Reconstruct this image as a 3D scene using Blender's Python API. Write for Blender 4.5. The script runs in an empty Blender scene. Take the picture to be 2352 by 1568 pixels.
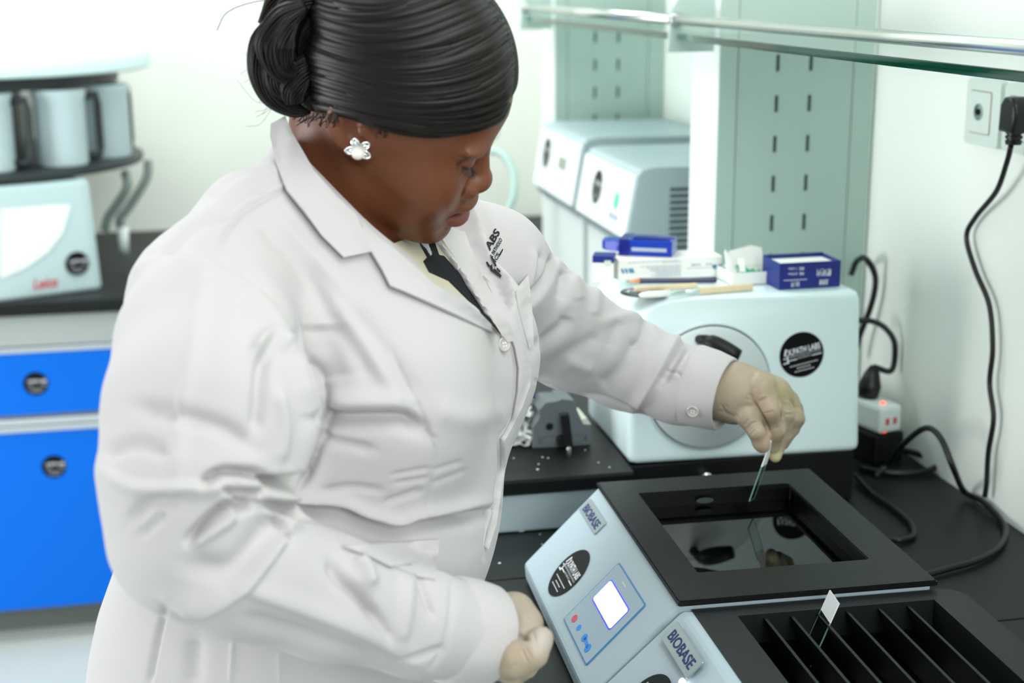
import bpy, bmesh, math, random
import numpy as np
from mathutils import Vector, Matrix
from mathutils.bvhtree import BVHTree
random.seed(7); rng = np.random.default_rng(7)
SC = bpy.context.scene
COL = SC.collection
PI = math.pi
# ------------------------------------------------------------------ camera
CAM = np.array([0., 0., 1.55])
FPX = 3267.0
def _basis(D=(487, -40), s=-0.006):
    d = np.array([D[0]-1176, -(D[1]-784), -FPX], float); d /= np.linalg.norm(d)
    h = np.array([1, -s, 0.]); x = h - d*h.dot(d); x /= np.linalg.norm(x)
    z = np.cross(x, d)
    return np.stack([x, d, z], 0)
RW = _basis()
cam_data = bpy.data.cameras.new('camera'); cam = bpy.data.objects.new('camera', cam_data); COL.objects.link(cam)
cam_data.sensor_width = 36.0; cam_data.lens = FPX/2352*36.0
cam_data.clip_start = 0.05
cam.matrix_world = Matrix([[*RW[0], CAM[0]], [*RW[1], CAM[1]], [*RW[2], CAM[2]], [0, 0, 0, 1]])
cam_data.dof.use_dof = True; cam_data.dof.focus_distance = 1.40; cam_data.dof.aperture_fstop = 4.4
SC.camera = cam
# ------------------------------------------------------------------ world, lamps, exposure
SC.view_settings.view_transform = 'Standard'; SC.view_settings.look = 'None'
SC.view_settings.gamma = 1.0; SC.view_settings.use_curve_mapping = False
SC.view_settings.exposure = 0.0
w = bpy.data.worlds.new('room_daylight'); SC.world = w; w.use_nodes = True
bg = w.node_tree.nodes['Background']; bg.inputs[0].default_value = (0.88, 1.0, 0.985, 1); bg.inputs[1].default_value = 0.46
def area(name, loc, target, sx, sy, power, color):
    d = bpy.data.lights.new(name, 'AREA'); d.shape = 'RECTANGLE'; d.size = sx; d.size_y = sy; d.energy = power; d.color = color
    o = bpy.data.objects.new(name, d); COL.objects.link(o); o.location = loc
    o.rotation_euler = (Vector(target)-Vector(loc)).to_track_quat('-Z', 'Y').to_euler()
    return o
area('ceiling_panel_light', (-0.45, 1.75, 2.75), (-0.45, 1.75, 0), 0.6, 1.2, 9, (1.0, 0.985, 0.99))
area('ceiling_panel_light', (-0.5, 3.1, 2.75), (-0.5, 3.1, 0), 1.2, 0.6, 25, (0.94, 1.0, 0.985))
area('ceiling_panel_light', (0.35, 3.0, 2.75), (0.35, 3.0, 0), 0.6, 1.2, 15, (0.94, 1.0, 0.985))
area('ceiling_panel_light', (0.6, 0.35, 2.75), (0.6, 0.6, 0), 0.6, 1.2, 17, (1.0, 0.985, 0.98))  # extra panel added to brighten the left sleeve and right wall
area('fill_light_behind', (0.7, -1.9, 2.3), (0.7, 1.7, 1.05), 1.6, 1.2, 70, (0.985, 1.0, 0.99))  # added fill from behind the camera, lifts the microtome front
area('window_light', (-2.6, 1.55, 1.25), (0.2, 1.5, 1.1), 1.8, 1.6, 74, (0.98, 0.99, 1.0))

# ------------------------------------------------------------------ layout helpers (surveying the photo: pixel -> point on a known plane)
def ray(px, py): return RW @ np.array([(px-1176)/FPX, -(py-784)/FPX, -1.])
def onz(px, py, z): r = ray(px, py); return CAM + r*((z-CAM[2])/r[2])
def ony(px, py, y): r = ray(px, py); return CAM + r*((y-CAM[1])/r[1])
def onx(px, py, x): r = ray(px, py); return CAM + r*((x-CAM[0])/r[0])
def onplane(px, py, p0, n): r = ray(px, py); return CAM + r*(np.dot(np.asarray(p0)-CAM, n)/np.dot(r, n))
def projn(P):
    q = (np.asarray(P, float)-CAM) @ RW
    return np.stack([1176+FPX*q[..., 0]/-q[..., 2], 784-FPX*q[..., 1]/-q[..., 2], -q[..., 2]], -1)
# ------------------------------------------------------------------ materials
def lin(c):
    if isinstance(c, str):
        c = tuple(int(c[i:i+2], 16)/255 for i in (0, 2, 4))
    return tuple((v/12.92 if v <= .04045 else ((v+.055)/1.055)**2.4) for v in c)
MATS = {}
def mat(name, color, rough=.5, metal=0., spec=.5, bump=0., bscale=200., trans=0., ior=1.45, emit=None, estr=0., coat=0., sheen=0., sss=0., var=0., vscale=8.):
    m = bpy.data.materials.new(name); m.use_nodes = True; MATS[name] = m
    nt = m.node_tree; b = nt.nodes['Principled BSDF']
    c = lin(color)
    b.inputs['Base Color'].default_value = (*c, 1); b.inputs['Roughness'].default_value = rough
    b.inputs['Metallic'].default_value = metal; b.inputs['Specular IOR Level'].default_value = spec
    b.inputs['IOR'].default_value = ior; b.inputs['Transmission Weight'].default_value = trans
    b.inputs['Coat Weight'].default_value = coat; b.inputs['Sheen Weight'].default_value = sheen
    if sss: 
        b.inputs['Subsurface Weight'].default_value = sss; b.inputs['Subsurface Radius'].default_value = (1, .35, .2); b.inputs['Subsurface Scale'].default_value = .006
    if emit: b.inputs['Emission Color'].default_value = (*lin(emit), 1); b.inputs['Emission Strength'].default_value = estr
    if bump or var:
        tc = nt.nodes.new('ShaderNodeTexCoord')
    if bump:
        n = nt.nodes.new('ShaderNodeTexNoise'); n.inputs['Scale'].default_value = bscale; n.inputs['Detail'].default_value = 3
        nt.links.new(tc.outputs['Object'], n.inputs['Vector'])
        bp = nt.nodes.new('ShaderNodeBump'); bp.inputs['Strength'].default_value = bump; bp.inputs['Distance'].default_value = .002
        nt.links.new(n.outputs['Fac'], bp.inputs['Height']); nt.links.new(bp.outputs['Normal'], b.inputs['Normal'])
    if var:
        n2 = nt.nodes.new('ShaderNodeTexNoise'); n2.inputs['Scale'].default_value = vscale; n2.inputs['Detail'].default_value = 4
        nt.links.new(tc.outputs['Object'], n2.inputs['Vector'])
        mx = nt.nodes.new('ShaderNodeMix'); mx.data_type = 'RGBA'
        nt.links.new(n2.outputs['Fac'], mx.inputs['Factor'])
        mx.inputs[6].default_value = (*[v*(1-var) for v in c], 1); mx.inputs[7].default_value = (*[min(1, v*(1+var)) for v in c], 1)
        nt.links.new(mx.outputs[2], b.inputs['Base Color'])
    return m
M_wall = mat('wall_paint', 'f5faf3', .75, bump=.05, bscale=60, var=.03, vscale=3)
M_back = mat('back_wall_paint', 'eef3ea', .8, var=.02, vscale=2)
M_floor = mat('vinyl_floor', 'c9cfc9', .4, var=.05, vscale=6)
M_bench = mat('black_bench_resin', '131818', .45, spec=.3, bump=.06, bscale=400, var=.12, vscale=30)
M_white = mat('white_enamel', 'dff3f4', .28, spec=.5)
M_wheel = mat('pale_wheel_plastic', 'c3d0d0', .35)
M_whitep = mat('white_plastic', 'e6eeec', .35)
M_bathw = mat('white_powder_coat', 'aabcc5', .36, bump=.03, bscale=500)
M_bathb = mat('black_powder_coat', '0e0f10', .38, spec=.26, bump=.16, bscale=420)
M_rackb = mat('dark_satin_coat', '15181a', .45, spec=.35)
M_black = mat('matt_black_plastic', '0c0d0e', .45, spec=.35)
M_inner = mat('black_liner', '050506', .35, spec=.3)
M_water = mat('bath_water', '020303', .0, spec=.5, ior=1.36)
M_silver = mat('brushed_silver', 'b9ccd2', .45, metal=.3)
M_chrome = mat('chrome', 'd6dbd8', .24, metal=1.)
M_steel = mat('steel', 'b9bfbe', .3, metal=1.)
M_panel = mat('grey_panel_enamel', 'adc3ba', .5, var=.02)
M_panelw = mat('pale_panel_enamel', 'edf2f0', .45)
M_slot = mat('dark_slot', '39423f', .7)
M_grey = mat('grey_box_enamel', 'a3b4b8', .45)
M_greyd = mat('dark_vent', '4a575c', .6)
M_blkst = mat('black_sticker_film', '08090c', .4, spec=.18)
M_whtst = mat('white_print', 'dfe2e6', .5)
M_blueprint = mat('navy_print', '15246a', .5)
M_plate = mat('nameplate_silver', '9aa4a8', .3, metal=.6)
M_ctrl = mat('grey_keypad_film', '9fb3c0', .4)
M_ctrlb = mat('blue_keypad_border', '3d7cb4', .4)
M_scr = mat('lit_screen', 'ffffff', .3, emit='f4f2ff', estr=1.8)
M_scrb = mat('lit_screen_edge', '3a3cff', .3, emit='2f39ff', estr=1.0)
M_red = mat('red_key', 'd04a5a', .4)
M_bluek = mat('blue_key', '1f8be0', .4)
M_led = mat('lit_indicator', 'ffffff', .3, emit='ffffff', estr=6.)
M_rled = mat('red_lit_lamp', 'ff4030', .3, emit='ff3a2a', estr=5.)
M_gled = mat('green_lit_key', '10e080', .3, emit='10e080', estr=.9)
M_cable = mat('black_cable_rubber', '0f1112', .38, spec=.5)
M_drawer = mat('blue_laminate', '006bdc', .5, spec=.2)
M_rail = mat('aluminium_rail', 'c5cdd2', .35, metal=.4)
M_apron = mat('grey_apron', 'a9b1ae', .5)
M_plinth = mat('plinth_grey', '6d736d', .6)
M_tray = mat('dark_tray', '2b3234', .45)
M_jar = mat('pale_jar_plastic', 'c8dbe0', .3, spec=.5)
M_hose = mat('grey_hose', '6f7d79', .45)
M_phose = mat('pale_hose', 'a9c4bd', .4)
M_pwhite = mat('pale_machine_plastic', 'e9f2f0', .35)
M_pbase = mat('pale_blue_machine_plastic', 'bed4d6', .35)
M_plid = mat('pale_lid_plastic', 'c2d8d8', .4)
M_redlogo = mat('red_print', 'd2475a', .5)
M_navy = mat('navy_card', '15257a', .42)
M_card = mat('white_card', 'eceee8', .7)
M_cprint = mat('grey_carton_print', 'a9b6c3', .6)
M_bprint = mat('blue_carton_print', '1d7fae', .6)
M_bluep = mat('blue_clear_plastic', '0c3fc0', .18, spec=.6, trans=.25)
M_blued = mat('dark_blue_plastic', '101c78', .25)
M_pencil = mat('navy_pencil_lacquer', '0b1744', .3)
M_wood = mat('pale_wood', 'd8c6a2', .55, var=.08, vscale=60)
M_pwood = mat('sharpened_cedar', 'e39a6c', .6)
M_lead = mat('graphite', '2a2a2c', .4)
M_bristle = mat('white_bristle', 'eef0ea', .7)
M_tissue = mat('white_tissue', 'f2f5f0', .8)
M_greenp = mat('green_print', '2f9d76', .6)
M_bgrey = mat('grey_holder_enamel', '5f676a', .45)
M_label = mat('pale_label', 'cdd2c4', .7)
M_wax = mat('wax_ribbon', 'e8edea', .5)
M_gold = mat('gold_trim', 'b08d5c', .3, metal=.9)
M_sock = mat('socket_plastic', 'dbe6df', .3)
M_lcd = mat('grey_lcd', '8f998b', .3)

def glass_mat():
    m = bpy.data.materials.new('green_tinted_glass'); m.use_nodes = True; nt = m.node_tree
    b = nt.nodes['Principled BSDF']; b.inputs['Base Color'].default_value = (.93, .99, .965, 1); b.inputs['Roughness'].default_value = .02
    b.inputs['Transmission Weight'].default_value = 1.; b.inputs['IOR'].default_value = 1.5
    out = [n for n in nt.nodes if n.type == 'OUTPUT_MATERIAL'][0]
    v = nt.nodes.new('ShaderNodeVolumeAbsorption'); v.inputs['Color'].default_value = (.04, .58, .5, 1); v.inputs['Density'].default_value = 15.
    nt.links.new(v.outputs[0], out.inputs['Volume'])
    return m
M_glass = glass_mat()
M_slide = mat('slide_glass', 'e9f7f4', .02, trans=1., ior=1.5)
M_slidew = mat('frosted_white_slide_end', 'eef1f2', .5)
M_slidee = mat('slide_glass_edge', '8fbdb3', .15, trans=.4)
# ------------------------------------------------------------------ mesh helpers
def bm2obj(name, bm, material, parent=None, smooth=False, origin=None, angle=None):
    me = bpy.data.meshes.new(name)
    bmesh.ops.recalc_face_normals(bm, faces=bm.faces)
    off = Vector((0, 0, 0))
    if parent is not None:
        q = parent
        while q is not None: off += Vector(q.location); q = q.parent
    else:
        if origin is None:
            vs = [v.co for v in bm.verts]
            off = Vector((sum(v.x for v in vs)/len(vs), sum(v.y for v in vs)/len(vs), min(v.z for v in vs)))
        else: off = Vector(origin)
    bmesh.ops.translate(bm, verts=bm.verts, vec=-off)
    bm.to_mesh(me); bm.free()
    o = bpy.data.objects.new(name, me); COL.objects.link(o)
    for mm in (material if isinstance(material, (list, tuple)) else [material]): me.materials.append(mm)
    if parent is not None: o.parent = parent
    else: o.location = off
    if smooth:
        for p in me.polygons: p.use_smooth = True
        if angle: me.set_sharp_from_angle(angle=math.radians(angle))
    return o
def tag(o, label=None, cat=None, group=None, kind=None):
    if label: o['label'] = label
    if cat: o['category'] = cat
    if group: o['group'] = group
    if kind: o['kind'] = kind
    return o
def thing(name, loc, label, cat, group=None):
    o = bpy.data.objects.new(name, None); COL.objects.link(o); o.location = Vector(loc); o.empty_display_size = .05
    return tag(o, label, cat, group)
def struct(name, bm, m, **k): return tag(bm2obj(name, bm, m, **k), kind='structure')
def NB(): return bmesh.new()
class Fr:
    """local frame: origin + unit axes"""
    def __init__(s, o, x=(1, 0, 0), y=(0, 1, 0), z=None):
        s.o = np.asarray(o, float); s.x = np.asarray(x, float); s.x = s.x/np.linalg.norm(s.x)
        y = np.asarray(y, float); y = y - s.x*np.dot(s.x, y); s.y = y/np.linalg.norm(y)
        s.z = np.cross(s.x, s.y)
    def __call__(s, a, b, c=0.): return Vector(s.o + s.x*a + s.y*b + s.z*c)
WF = Fr((0, 0, 0))
def box(bm, lo, hi, bev=0., fr=WF, seg=2):
    vs = [bm.verts.new(fr(x, y, z)) for x in (lo[0], hi[0]) for y in (lo[1], hi[1]) for z in (lo[2], hi[2])]
    F = [(0, 1, 3, 2), (4, 6, 7, 5), (0, 4, 5, 1), (2, 3, 7, 6), (0, 2, 6, 4), (1, 5, 7, 3)]
    fs = [bm.faces.new([vs[i] for i in f]) for f in F]
    if bev > 0:
        es = list({e for f in fs for e in f.edges})
        bmesh.ops.bevel(bm, geom=es, offset=bev, segments=seg, profile=.6, affect='EDGES')
    return bm
def prism(bm, pts, z0, z1, fr=WF, bev=0., seg=2, caps_only=False):
    a = [bm.verts.new(fr(p[0], p[1], z0)) for p in pts]; b = [bm.verts.new(fr(p[0], p[1], z1)) for p in pts]
    n = len(pts); fs = [bm.faces.new(a[::-1]), bm.faces.new(b)]
    for i in range(n): fs.append(bm.faces.new((a[i], a[(i+1) % n], b[(i+1) % n], b[i])))
    if bev > 0:
        es = list(fs[0].edges)+list(fs[1].edges)
        bmesh.ops.bevel(bm, geom=es, offset=bev, segments=seg, profile=.6, affect='EDGES')
    return bm
def rrect(w, h, r, n=6, x0=0., y0=0.):
    out = []
    for cx, cy, a in ((x0+w-r, y0+h-r, 0), (x0+r, y0+h-r, 90), (x0+r, y0+r, 180), (x0+w-r, y0+r, 270)):
        for i in range(n+1):
            t = math.radians(a+90*i/n); out.append((cx+r*math.cos(t), cy+r*math.sin(t)))
    return out
def circ(r, n=40, cx=0., cy=0., ry=None): return [(cx+r*math.cos(2*PI*i/n), cy+(ry or r)*math.sin(2*PI*i/n)) for i in range(n)]
def lathe(bm, prof, fr=WF, n=40):
    """prof: (radius, height) along fr.z"""
    rings = []
    for r, h in prof:
        if r < 1e-6: rings.append([bm.verts.new(fr(0, 0, h))])
        else: rings.append([bm.verts.new(fr(r*math.cos(2*PI*i/n), r*math.sin(2*PI*i/n), h)) for i in range(n)])
    for a, b in zip(rings, rings[1:]):
        for i in range(n):
            j = (i+1) % n
            if len(a) == 1 and len(b) == 1: continue
            if len(a) == 1: bm.faces.new((a[0], b[j], b[i]))
            elif len(b) == 1: bm.faces.new((a[i], a[j], b[0]))
            else: bm.faces.new((a[i], a[j], b[j], b[i]))
    if len(rings[0]) > 1: bm.faces.new(rings[0][::-1])
    if len(rings[-1]) > 1: bm.faces.new(rings[-1])
    return bm
def catmull(P, n=8):
    P = [np.asarray(p, float) for p in P]; Q = [2*P[0]-P[1]]+P+[2*P[-1]-P[-2]]; out = []
    for i in range(1, len(Q)-2):
        for k in range(n):
            t = k/n; p0, p1, p2, p3 = Q[i-1], Q[i], Q[i+1], Q[i+2]
            out.append(.5*((2*p1)+(-p0+p2)*t+(2*p0-5*p1+4*p2-p3)*t*t+(-p0+3*p1-3*p2+p3)*t**3))
    out.append(P[-1]); return out
def tube(bm, P, r, n=10, smooth=0, cap=True, rx=1.):
    if smooth: P = catmull(P, smooth)
    P = [np.asarray(p, float) for p in P]; N = len(P)
    R = list(r) if hasattr(r, '__len__') else [r]*N
    if len(R) != N: R = list(np.interp(np.linspace(0, 1, N), np.linspace(0, 1, len(R)), R))
    T = [P[min(i+1, N-1)]-P[max(i-1, 0)] for i in range(N)]; T = [t/(np.linalg.norm(t)+1e-12) for t in T]
    u = np.cross(T[0], (0, 0, 1.)); 
    if np.linalg.norm(u) < 1e-3: u = np.cross(T[0], (0, 1., 0))
    rings = []
    for i in range(N):
        u = u-T[i]*np.dot(u, T[i]); u /= np.linalg.norm(u); v = np.cross(T[i], u)
        rings.append([bm.verts.new(Vector(P[i]+R[i]*(math.cos(2*PI*k/n)*u*rx+math.sin(2*PI*k/n)*v))) for k in range(n)])
    for a, b in zip(rings, rings[1:]):
        for k in range(n): bm.faces.new((a[k], a[(k+1) % n], b[(k+1) % n], b[k]))
    if cap: bm.faces.new(rings[0][::-1]); bm.faces.new(rings[-1])
    return bm
def text_bm(bm, body, fr, size, width=None, bold=0., align='CENTER', depth=.0002, z=0.0003, shear=0., lift=0., sx=1.):
    """flat lettering in the frame's x/y plane"""
    cu = bpy.data.curves.new('t', 'FONT'); cu.body = body; cu.size = 1.; cu.align_x = align; cu.offset = bold; cu.shear = shear; cu.resolution_u = 3; cu.fill_mode = 'FRONT'
    o = bpy.data.objects.new('t', cu); COL.objects.link(o)
    dg = bpy.context.evaluated_depsgraph_get(); me = o.evaluated_get(dg).to_mesh()
    vs = [(v.co.x, v.co.y) for v in me.vertices]
    if vs:
        wd = max(v[0] for v in vs)-min(v[0] for v in vs)
        kx = (width/wd) if width else size*sx
        nv = [bm.verts.new(fr(x*kx, y*size+lift, z)) for x, y in vs]
        for p in me.polygons:
            try: bm.faces.new([nv[i] for i in p.vertices])
            except ValueError: pass
    o.evaluated_get(dg).to_mesh_clear(); bpy.data.objects.remove(o); bpy.data.curves.remove(cu)
    return bm
def sticker(parent, fr, r, detail=True, name='sticker', rot=0.):
    c, s = math.cos(rot), math.sin(rot)
    f2 = Fr(fr.o, fr.x*c+fr.y*s, fr.y*c-fr.x*s)
    b = NB(); prism(b, circ(r, 48), 0, .0005, f2)
    st = bm2obj(name, b, M_blkst, parent)
    b = NB()
    text_bm(b, 'X.PATH LABS', Fr(f2(.13*r, .10*r), f2.x, f2.y), .36*r, width=1.5*r, bold=.03, z=.0008)
    if detail:
        text_bm(b, 'CENTER FOR MOLECULAR PATHOLOGY', Fr(f2(.15*r, -.02*r), f2.x, f2.y), .1*r, width=1.5*r, z=.0008)
        text_bm(b, 'AND GENOMICS', Fr(f2(.1*r, -.14*r), f2.x, f2.y), .1*r, width=.62*r, z=.0008)
        # little microscope mark
        for q in ([(-.86, -.18), (-.62, -.18), (-.6, -.24), (-.88, -.24)], [(-.84, .02), (-.72, .02), (-.72, -.03), (-.84, -.03)],
                  [(-.8, .12), (-.72, .1), (-.62, .38), (-.7, .41)], [(-.68, .12), (-.62, .1), (-.62, -.18), (-.7, -.18)]):
            vs = [b.verts.new(f2(x*r, y*r, .0008)) for x, y in q]; b.faces.new(vs)
    for x0, x1, y in ((-.62, -.24, -.13), (.45, .9, -.13))+(tuple((x, x+.1, y) for y, a, c in ((-.4, -.6, .6), (-.54, -.3, .35), (-.68, -.42, .42)) for x in np.arange(a, c, .13))):
        vs = [b.verts.new(f2(x*r, yy*r, .0008)) for x, yy in ((x0, y-.025), (x1, y-.025), (x1, y+(.02 if y > -.2 else .01)), (x0, y+(.02 if y > -.2 else .01)))]; b.faces.new(vs)
    if len(b.verts): bm2obj('lettering', b, M_whtst, st)
    else: b.free()
    return st
# ------------------------------------------------------------------ the room
XW, ZB = .996, .85           # right wall plane, bench height
b = NB(); box(b, (-3.2, -1.2, -.06), (XW+.1, 4.4, 0)); struct('floor', b, M_floor)
b = NB(); box(b, (XW, -1.2, 0), (XW+.1, 4.4, 2.8)); struct('wall_right', b, M_wall)
b = NB(); box(b, (-3.2, 4.24, 0), (XW, 4.34, 2.8)); struct('wall_back', b, M_back)
# far bench against the back wall
b = NB(); box(b, (-2.4, 3.3, ZB-.032), (.24, 4.235, ZB), .006)
tag(bm2obj('bench_worktop', b, M_bench), 'black worktop of the far bench with blue drawers below, carrying the carousel machine', 'worktop')
ct = thing('drawer_cabinet', (-.75, 3.34, 0), 'blue-fronted drawer cabinet under the far bench on the left', 'cabinet')
b = NB(); box(b, (-1.35, 3.36, .09), (.2, 4.05, .735)); bm2obj('body', b, M_apron, ct)
b = NB(); box(b, (-1.35, 3.335, .745), (.2, 4.05, ZB-.034), .002); bm2obj('apron', b, M_apron, ct)
b = NB(); box(b, (-1.3, 3.42, 0), (.15, 4.0, .09)); bm2obj('plinth', b, M_plinth, ct)
zt0, zt1 = ony(130, 805, 3.34)[2], ony(130, 948, 3.34)[2]
zb0, zb1 = ony(130, 986, 3.34)[2], ony(130, 1392, 3.34)[2]
for nm, z0, z1 in (('drawer', zt1, zt0), ('door', zb1, zb0)):
    b = NB(); box(b, (-.9, 3.338, z0), (.0, 3.36, z1), .002); d = bm2obj(nm, b, M_drawer, ct)
    b = NB(); box(b, (-.9, 3.331, z1), (.0, 3.36, z1+.012), .003); box(b, (-.9, 3.338, z1+.014), (.0, 3.36, z1+.031), .003); bm2obj('rail', b, M_rail, d)
    px = (82, 881) if nm == 'drawer' else (124, 1071)
    sticker(d, Fr(ony(*px, 3.3375), (1, 0, 0), (0, 0, 1)), .028, detail=False)
# right bench: two black slabs with a joint, cupboards under
ys = onz(1150, 1331, ZB)[1]
XJ = .52; ys2 = onz(2310, 1424, ZB)[1]
for y0, y1, lb in ((-1.0, ys-.0015, 'black resin worktop slab nearest the viewer under the slotted rack'), (ys+.0015, 4.235, 'black resin worktop slab under the white microtome')):
    b = NB(); g_ = .0015*(1 if y0 > 0 else -1); pl_ = [(.246, ys+g_), (XJ+g_, ys+g_), (XJ+g_, ys2+g_), (XW-.001, ys2+g_)]; pl_ += [(XW-.001, y1), (.246, y1)] if y0 > 0 else [(XW-.001, y0), (.246, y0)]
    prism(b, pl_, ZB-.032, ZB, WF, .0012)
    tag(bm2obj('bench_worktop', b, M_bench), lb, 'worktop')
cb = thing('bench_cabinet', (.62, 1.5, 0), 'pale cupboard run carrying the black worktop along the right wall', 'cabinet')
b = NB(); box(b, (.3, -1.0, .09), (XW-.03, 4.05, ZB-.033)); bm2obj('body', b, M_apron, cb)
b = NB(); box(b, (.36, -.98, 0), (XW-.04, 4.0, .09)); bm2obj('plinth', b, M_plinth, cb)

# ------------------------------------------------------------------ shelf rack on the right wall
XS = .68; ZG = 1.462
def pillar(y0, label, zs):
    t = thing('rack_pillar', (.865, y0, ZB), label, 'shelf upright', 'perforated shelf uprights')
    b = NB(); box(b, (.74, y0, ZB), (XW-.001, y0+.125, 2.15), .002); bm2obj('post', b, M_panelw, t)
    b = NB()
    box(b, (.7405, y0-.004, ZB), (.768, y0, 2.15)); box(b, (.77, y0-.003, ZB), (.955, y0, 2.15)); box(b, (.9575, y0-.004, ZB), (XW-.006, y0, 2.15))
    bm2obj('face_panel', b, M_panel, t)
    b = NB()
    for z in zs:
        for xc in (.833, .8865):
            box(b, (xc-.0025, y0-.0036, z-.0125), (xc+.0025, y0-.002, z+.0125))
    bm2obj('slot', b, M_slot, t)
    # bracket arm reaching out to the shelf front
    b = NB(); pts = [(XS-.013, ZG-.018), (XS+.02, ZG-.018), (.99, ZG-.014), (.99, ZG+.19), (.80, ZG+.17), (XS+.055, ZG+.115), (XS+.012, ZG+.075), (XS-.008, ZG+.045)]
    prism(b, pts, 0, .006, Fr((0, y0+.03, 0), (1, 0, 0), (0, 0, 1)), .0015)
    bm2obj('bracket', b, M_panel, t)
    for yy in (y0+.018, y0+.036):
        b = NB(); lathe(b, [(0, 0), (.009, 0), (.011, .003), (.011, .006), (.007, .012)], Fr((XS, yy, ZG+.03), (1, 0, 0), (0, 0, -1 if yy < y0+.03 else 1)), 20)
        bm2obj('rod_cap', b, M_steel, t, True)
    return t
zs = [1.427-.0612*k for k in range(9)]
pillar(2.07, 'grey perforated shelf upright behind the microtome, nearer of the two', zs)
pillar(3.15, 'blurred grey perforated shelf upright far behind the grey instruments', zs)
def shelf(y0, y1, nm, lab):
    b = NB(); box(b, (XS+.002, y0, ZG), (.99, y1, ZG+.010), .001)
    tag(bm2obj('glass_shelf', b, M_glass), lab[0], 'shelf')
    b = NB(); tube(b, [(XS, y0, ZG+.03), (XS, y1, ZG+.03)], .0075, 16)
    tag(bm2obj('guard_rod', b, M_chrome, None, True), lab[1], 'rod')
shelf(.25, 2.099, 'a', ('green-edged glass shelf over the sockets at upper right', 'chrome guard rod along the nearer glass shelf at upper right'))
shelf(2.108, 3.18, 'b', ('blurred glass shelf between the two perforated uprights', 'blurred pale guard rod between the two perforated uprights'))

# ------------------------------------------------------------------ wall sockets
def socket(y1, lab, coax):
    t = thing('wall_socket', (XW, y1, 1.378), lab, 'wall socket')
    f = Fr((XW, y1, 1.334), (0, -1, 0), (0, 0, 1))      # x toward the viewer, z into the room
    b = NB(); prism(b, rrect(.086, .0865, .004), 0, .009, f, .003, 3); bm2obj('plate', b, M_sock, t, True, angle=40)
    b = NB(); prism(b, rrect(.053, .056, .003, 4, .012, .0155), .0085, .0096, f); bm2obj('gold_frame', b, M_gold, t)
    b = NB(); prism(b, rrect(.051, .054, .003, 4, .013, .0165), .0086, .0102, f); ins = bm2obj('insert', b, M_sock, t)
    if coax:
        b = NB(); g = Fr(f(.036, .044, .0102), f.x, f.y); lathe(b, [(.011, 0), (.011, .0015), (.0085, .002), (.0075, .0005), (0, .0005)], g, 28); bm2obj('jack_ring', b, M_steel, ins, True, angle=40)
        b = NB(); lathe(b, [(.0042, .0006), (.0042, .003), (.002, .003), (.0015, .001), (0, .001)], g, 20); bm2obj('jack_pin', b, M_black, ins)
    return t
ya = onx(2238, 178, XW)[1]
socket(ya, 'white wall socket with round aerial jack under the shelf', True)
socket(ya-.096, 'white wall socket with black plug pushed in, at the photo edge', False)
# ------------------------------------------------------------------ plug and cables by the wall
def cable(name, pts, r, label, n=10, sm=8):
    b = NB(); tube(b, pts, r, n, smooth=sm)
    return tag(bm2obj(name, b, M_cable, None, True), label, 'cable')
pl = thing('power_lead', (.93, ya-.1, ZB), 'black power lead hanging down the wall from the plug in the right socket', 'power lead')
xp = XW-.034
f = Fr(onx(2335, 262, xp), (0, -1, 0), (0, 0, 1))
b = NB(); prism(b, [(-.0155, -.022), (.017, -.022), (.022, -.004), (.02, .012), (.010, .021), (-.006, .021), (-.014, .012)], -.016, .016, f, .006, 3)
lathe(b, [(.017, -.012), (.0185, -.008), (.0185, .024), (.016, .0255)][::1], Fr(f(.004, .002, -.026), f.x, f.y), 24)
bm2obj('plug', b, M_cable, pl, True, angle=50)
b = NB(); g = Fr(f(-.002, -.02, 0), f.x, -f.z)
lathe(b, [(.0105, 0), (.0105, .004), (.0085, .0045), (.0085, .006), (.0105, .0065), (.0105, .010), (.0085, .0105), (.0085, .012), (.0105, .0125), (.0095, .0175), (.006, .018)], Fr(g.o, f.x, f.z), 20)
bm2obj('strain_relief', b, M_cable, pl, True, angle=40)
xw = XW-.012
P = [onx(2322, 335, xp), onx(2312, 375, XW-.03), onx(2288, 440, XW-.02), onx(2240, 500, xw), onx(2220, 545, xw), onx(2240, 620, xw), onx(2272, 700, xw), onx(2280, 800, xw), onx(2273, 880, xw), onx(2282, 960, xw), onx(2270, 1040, xw), onx(2266, 1110, xw)]
q = onx(2262, 1140, xw); P += [q]
b = NB(); tube(b, P, .0036, 10, smooth=8); bm2obj('cord', b, M_cable, pl, True)
# cord looping from behind the microtome over the bench to the bath
P = [onz(2010, 1095, ZB+.012), ony(2040, 1065, 1.78), ony(2075, 1020, 1.74), ony(2125, 983, 1.70), ony(2160, 1005, 1.67), ony(2190, 1075, 1.64), onz(2215, 1128, ZB+.012), onz(2256, 1150, ZB+.012), onz(2296, 1190, ZB+.006),
     onz(2310, 1220, ZB+.006), onz(2292, 1258, ZB+.006), onz(2240, 1288, ZB+.006), onz(2180, 1305, ZB+.006), onz(2110, 1325, ZB+.006)]
cable('power_cable', P, .0042, 'black cable looping across the bench to the right corner of the water bath')
P = [onz(1965, 1090, ZB+.010), onz(2000, 1130, ZB+.006), onz(2050, 1165, ZB+.005), onz(2090, 1200, ZB+.005), onz(2098, 1228, ZB+.005), onz(2070, 1240, ZB+.005), onz(2040, 1236, ZB+.005)]
cable('power_cable', P, .0040, 'short black cable bend lying on the bench beside the black bath frame')
P = [onz(1975, 1075, ZB+.006), onz(2040, 1085, ZB+.006), onz(2110, 1085, ZB+.006), onz(2150, 1072, ZB+.008), onz(2140, 1055, ZB+.010), onz(2080, 1035, ZB+.012), onz(2010, 1030, ZB+.012)]
cable('power_cable', P, .0045, 'coiled black cable lying flat against the wall behind the microtome')
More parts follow.
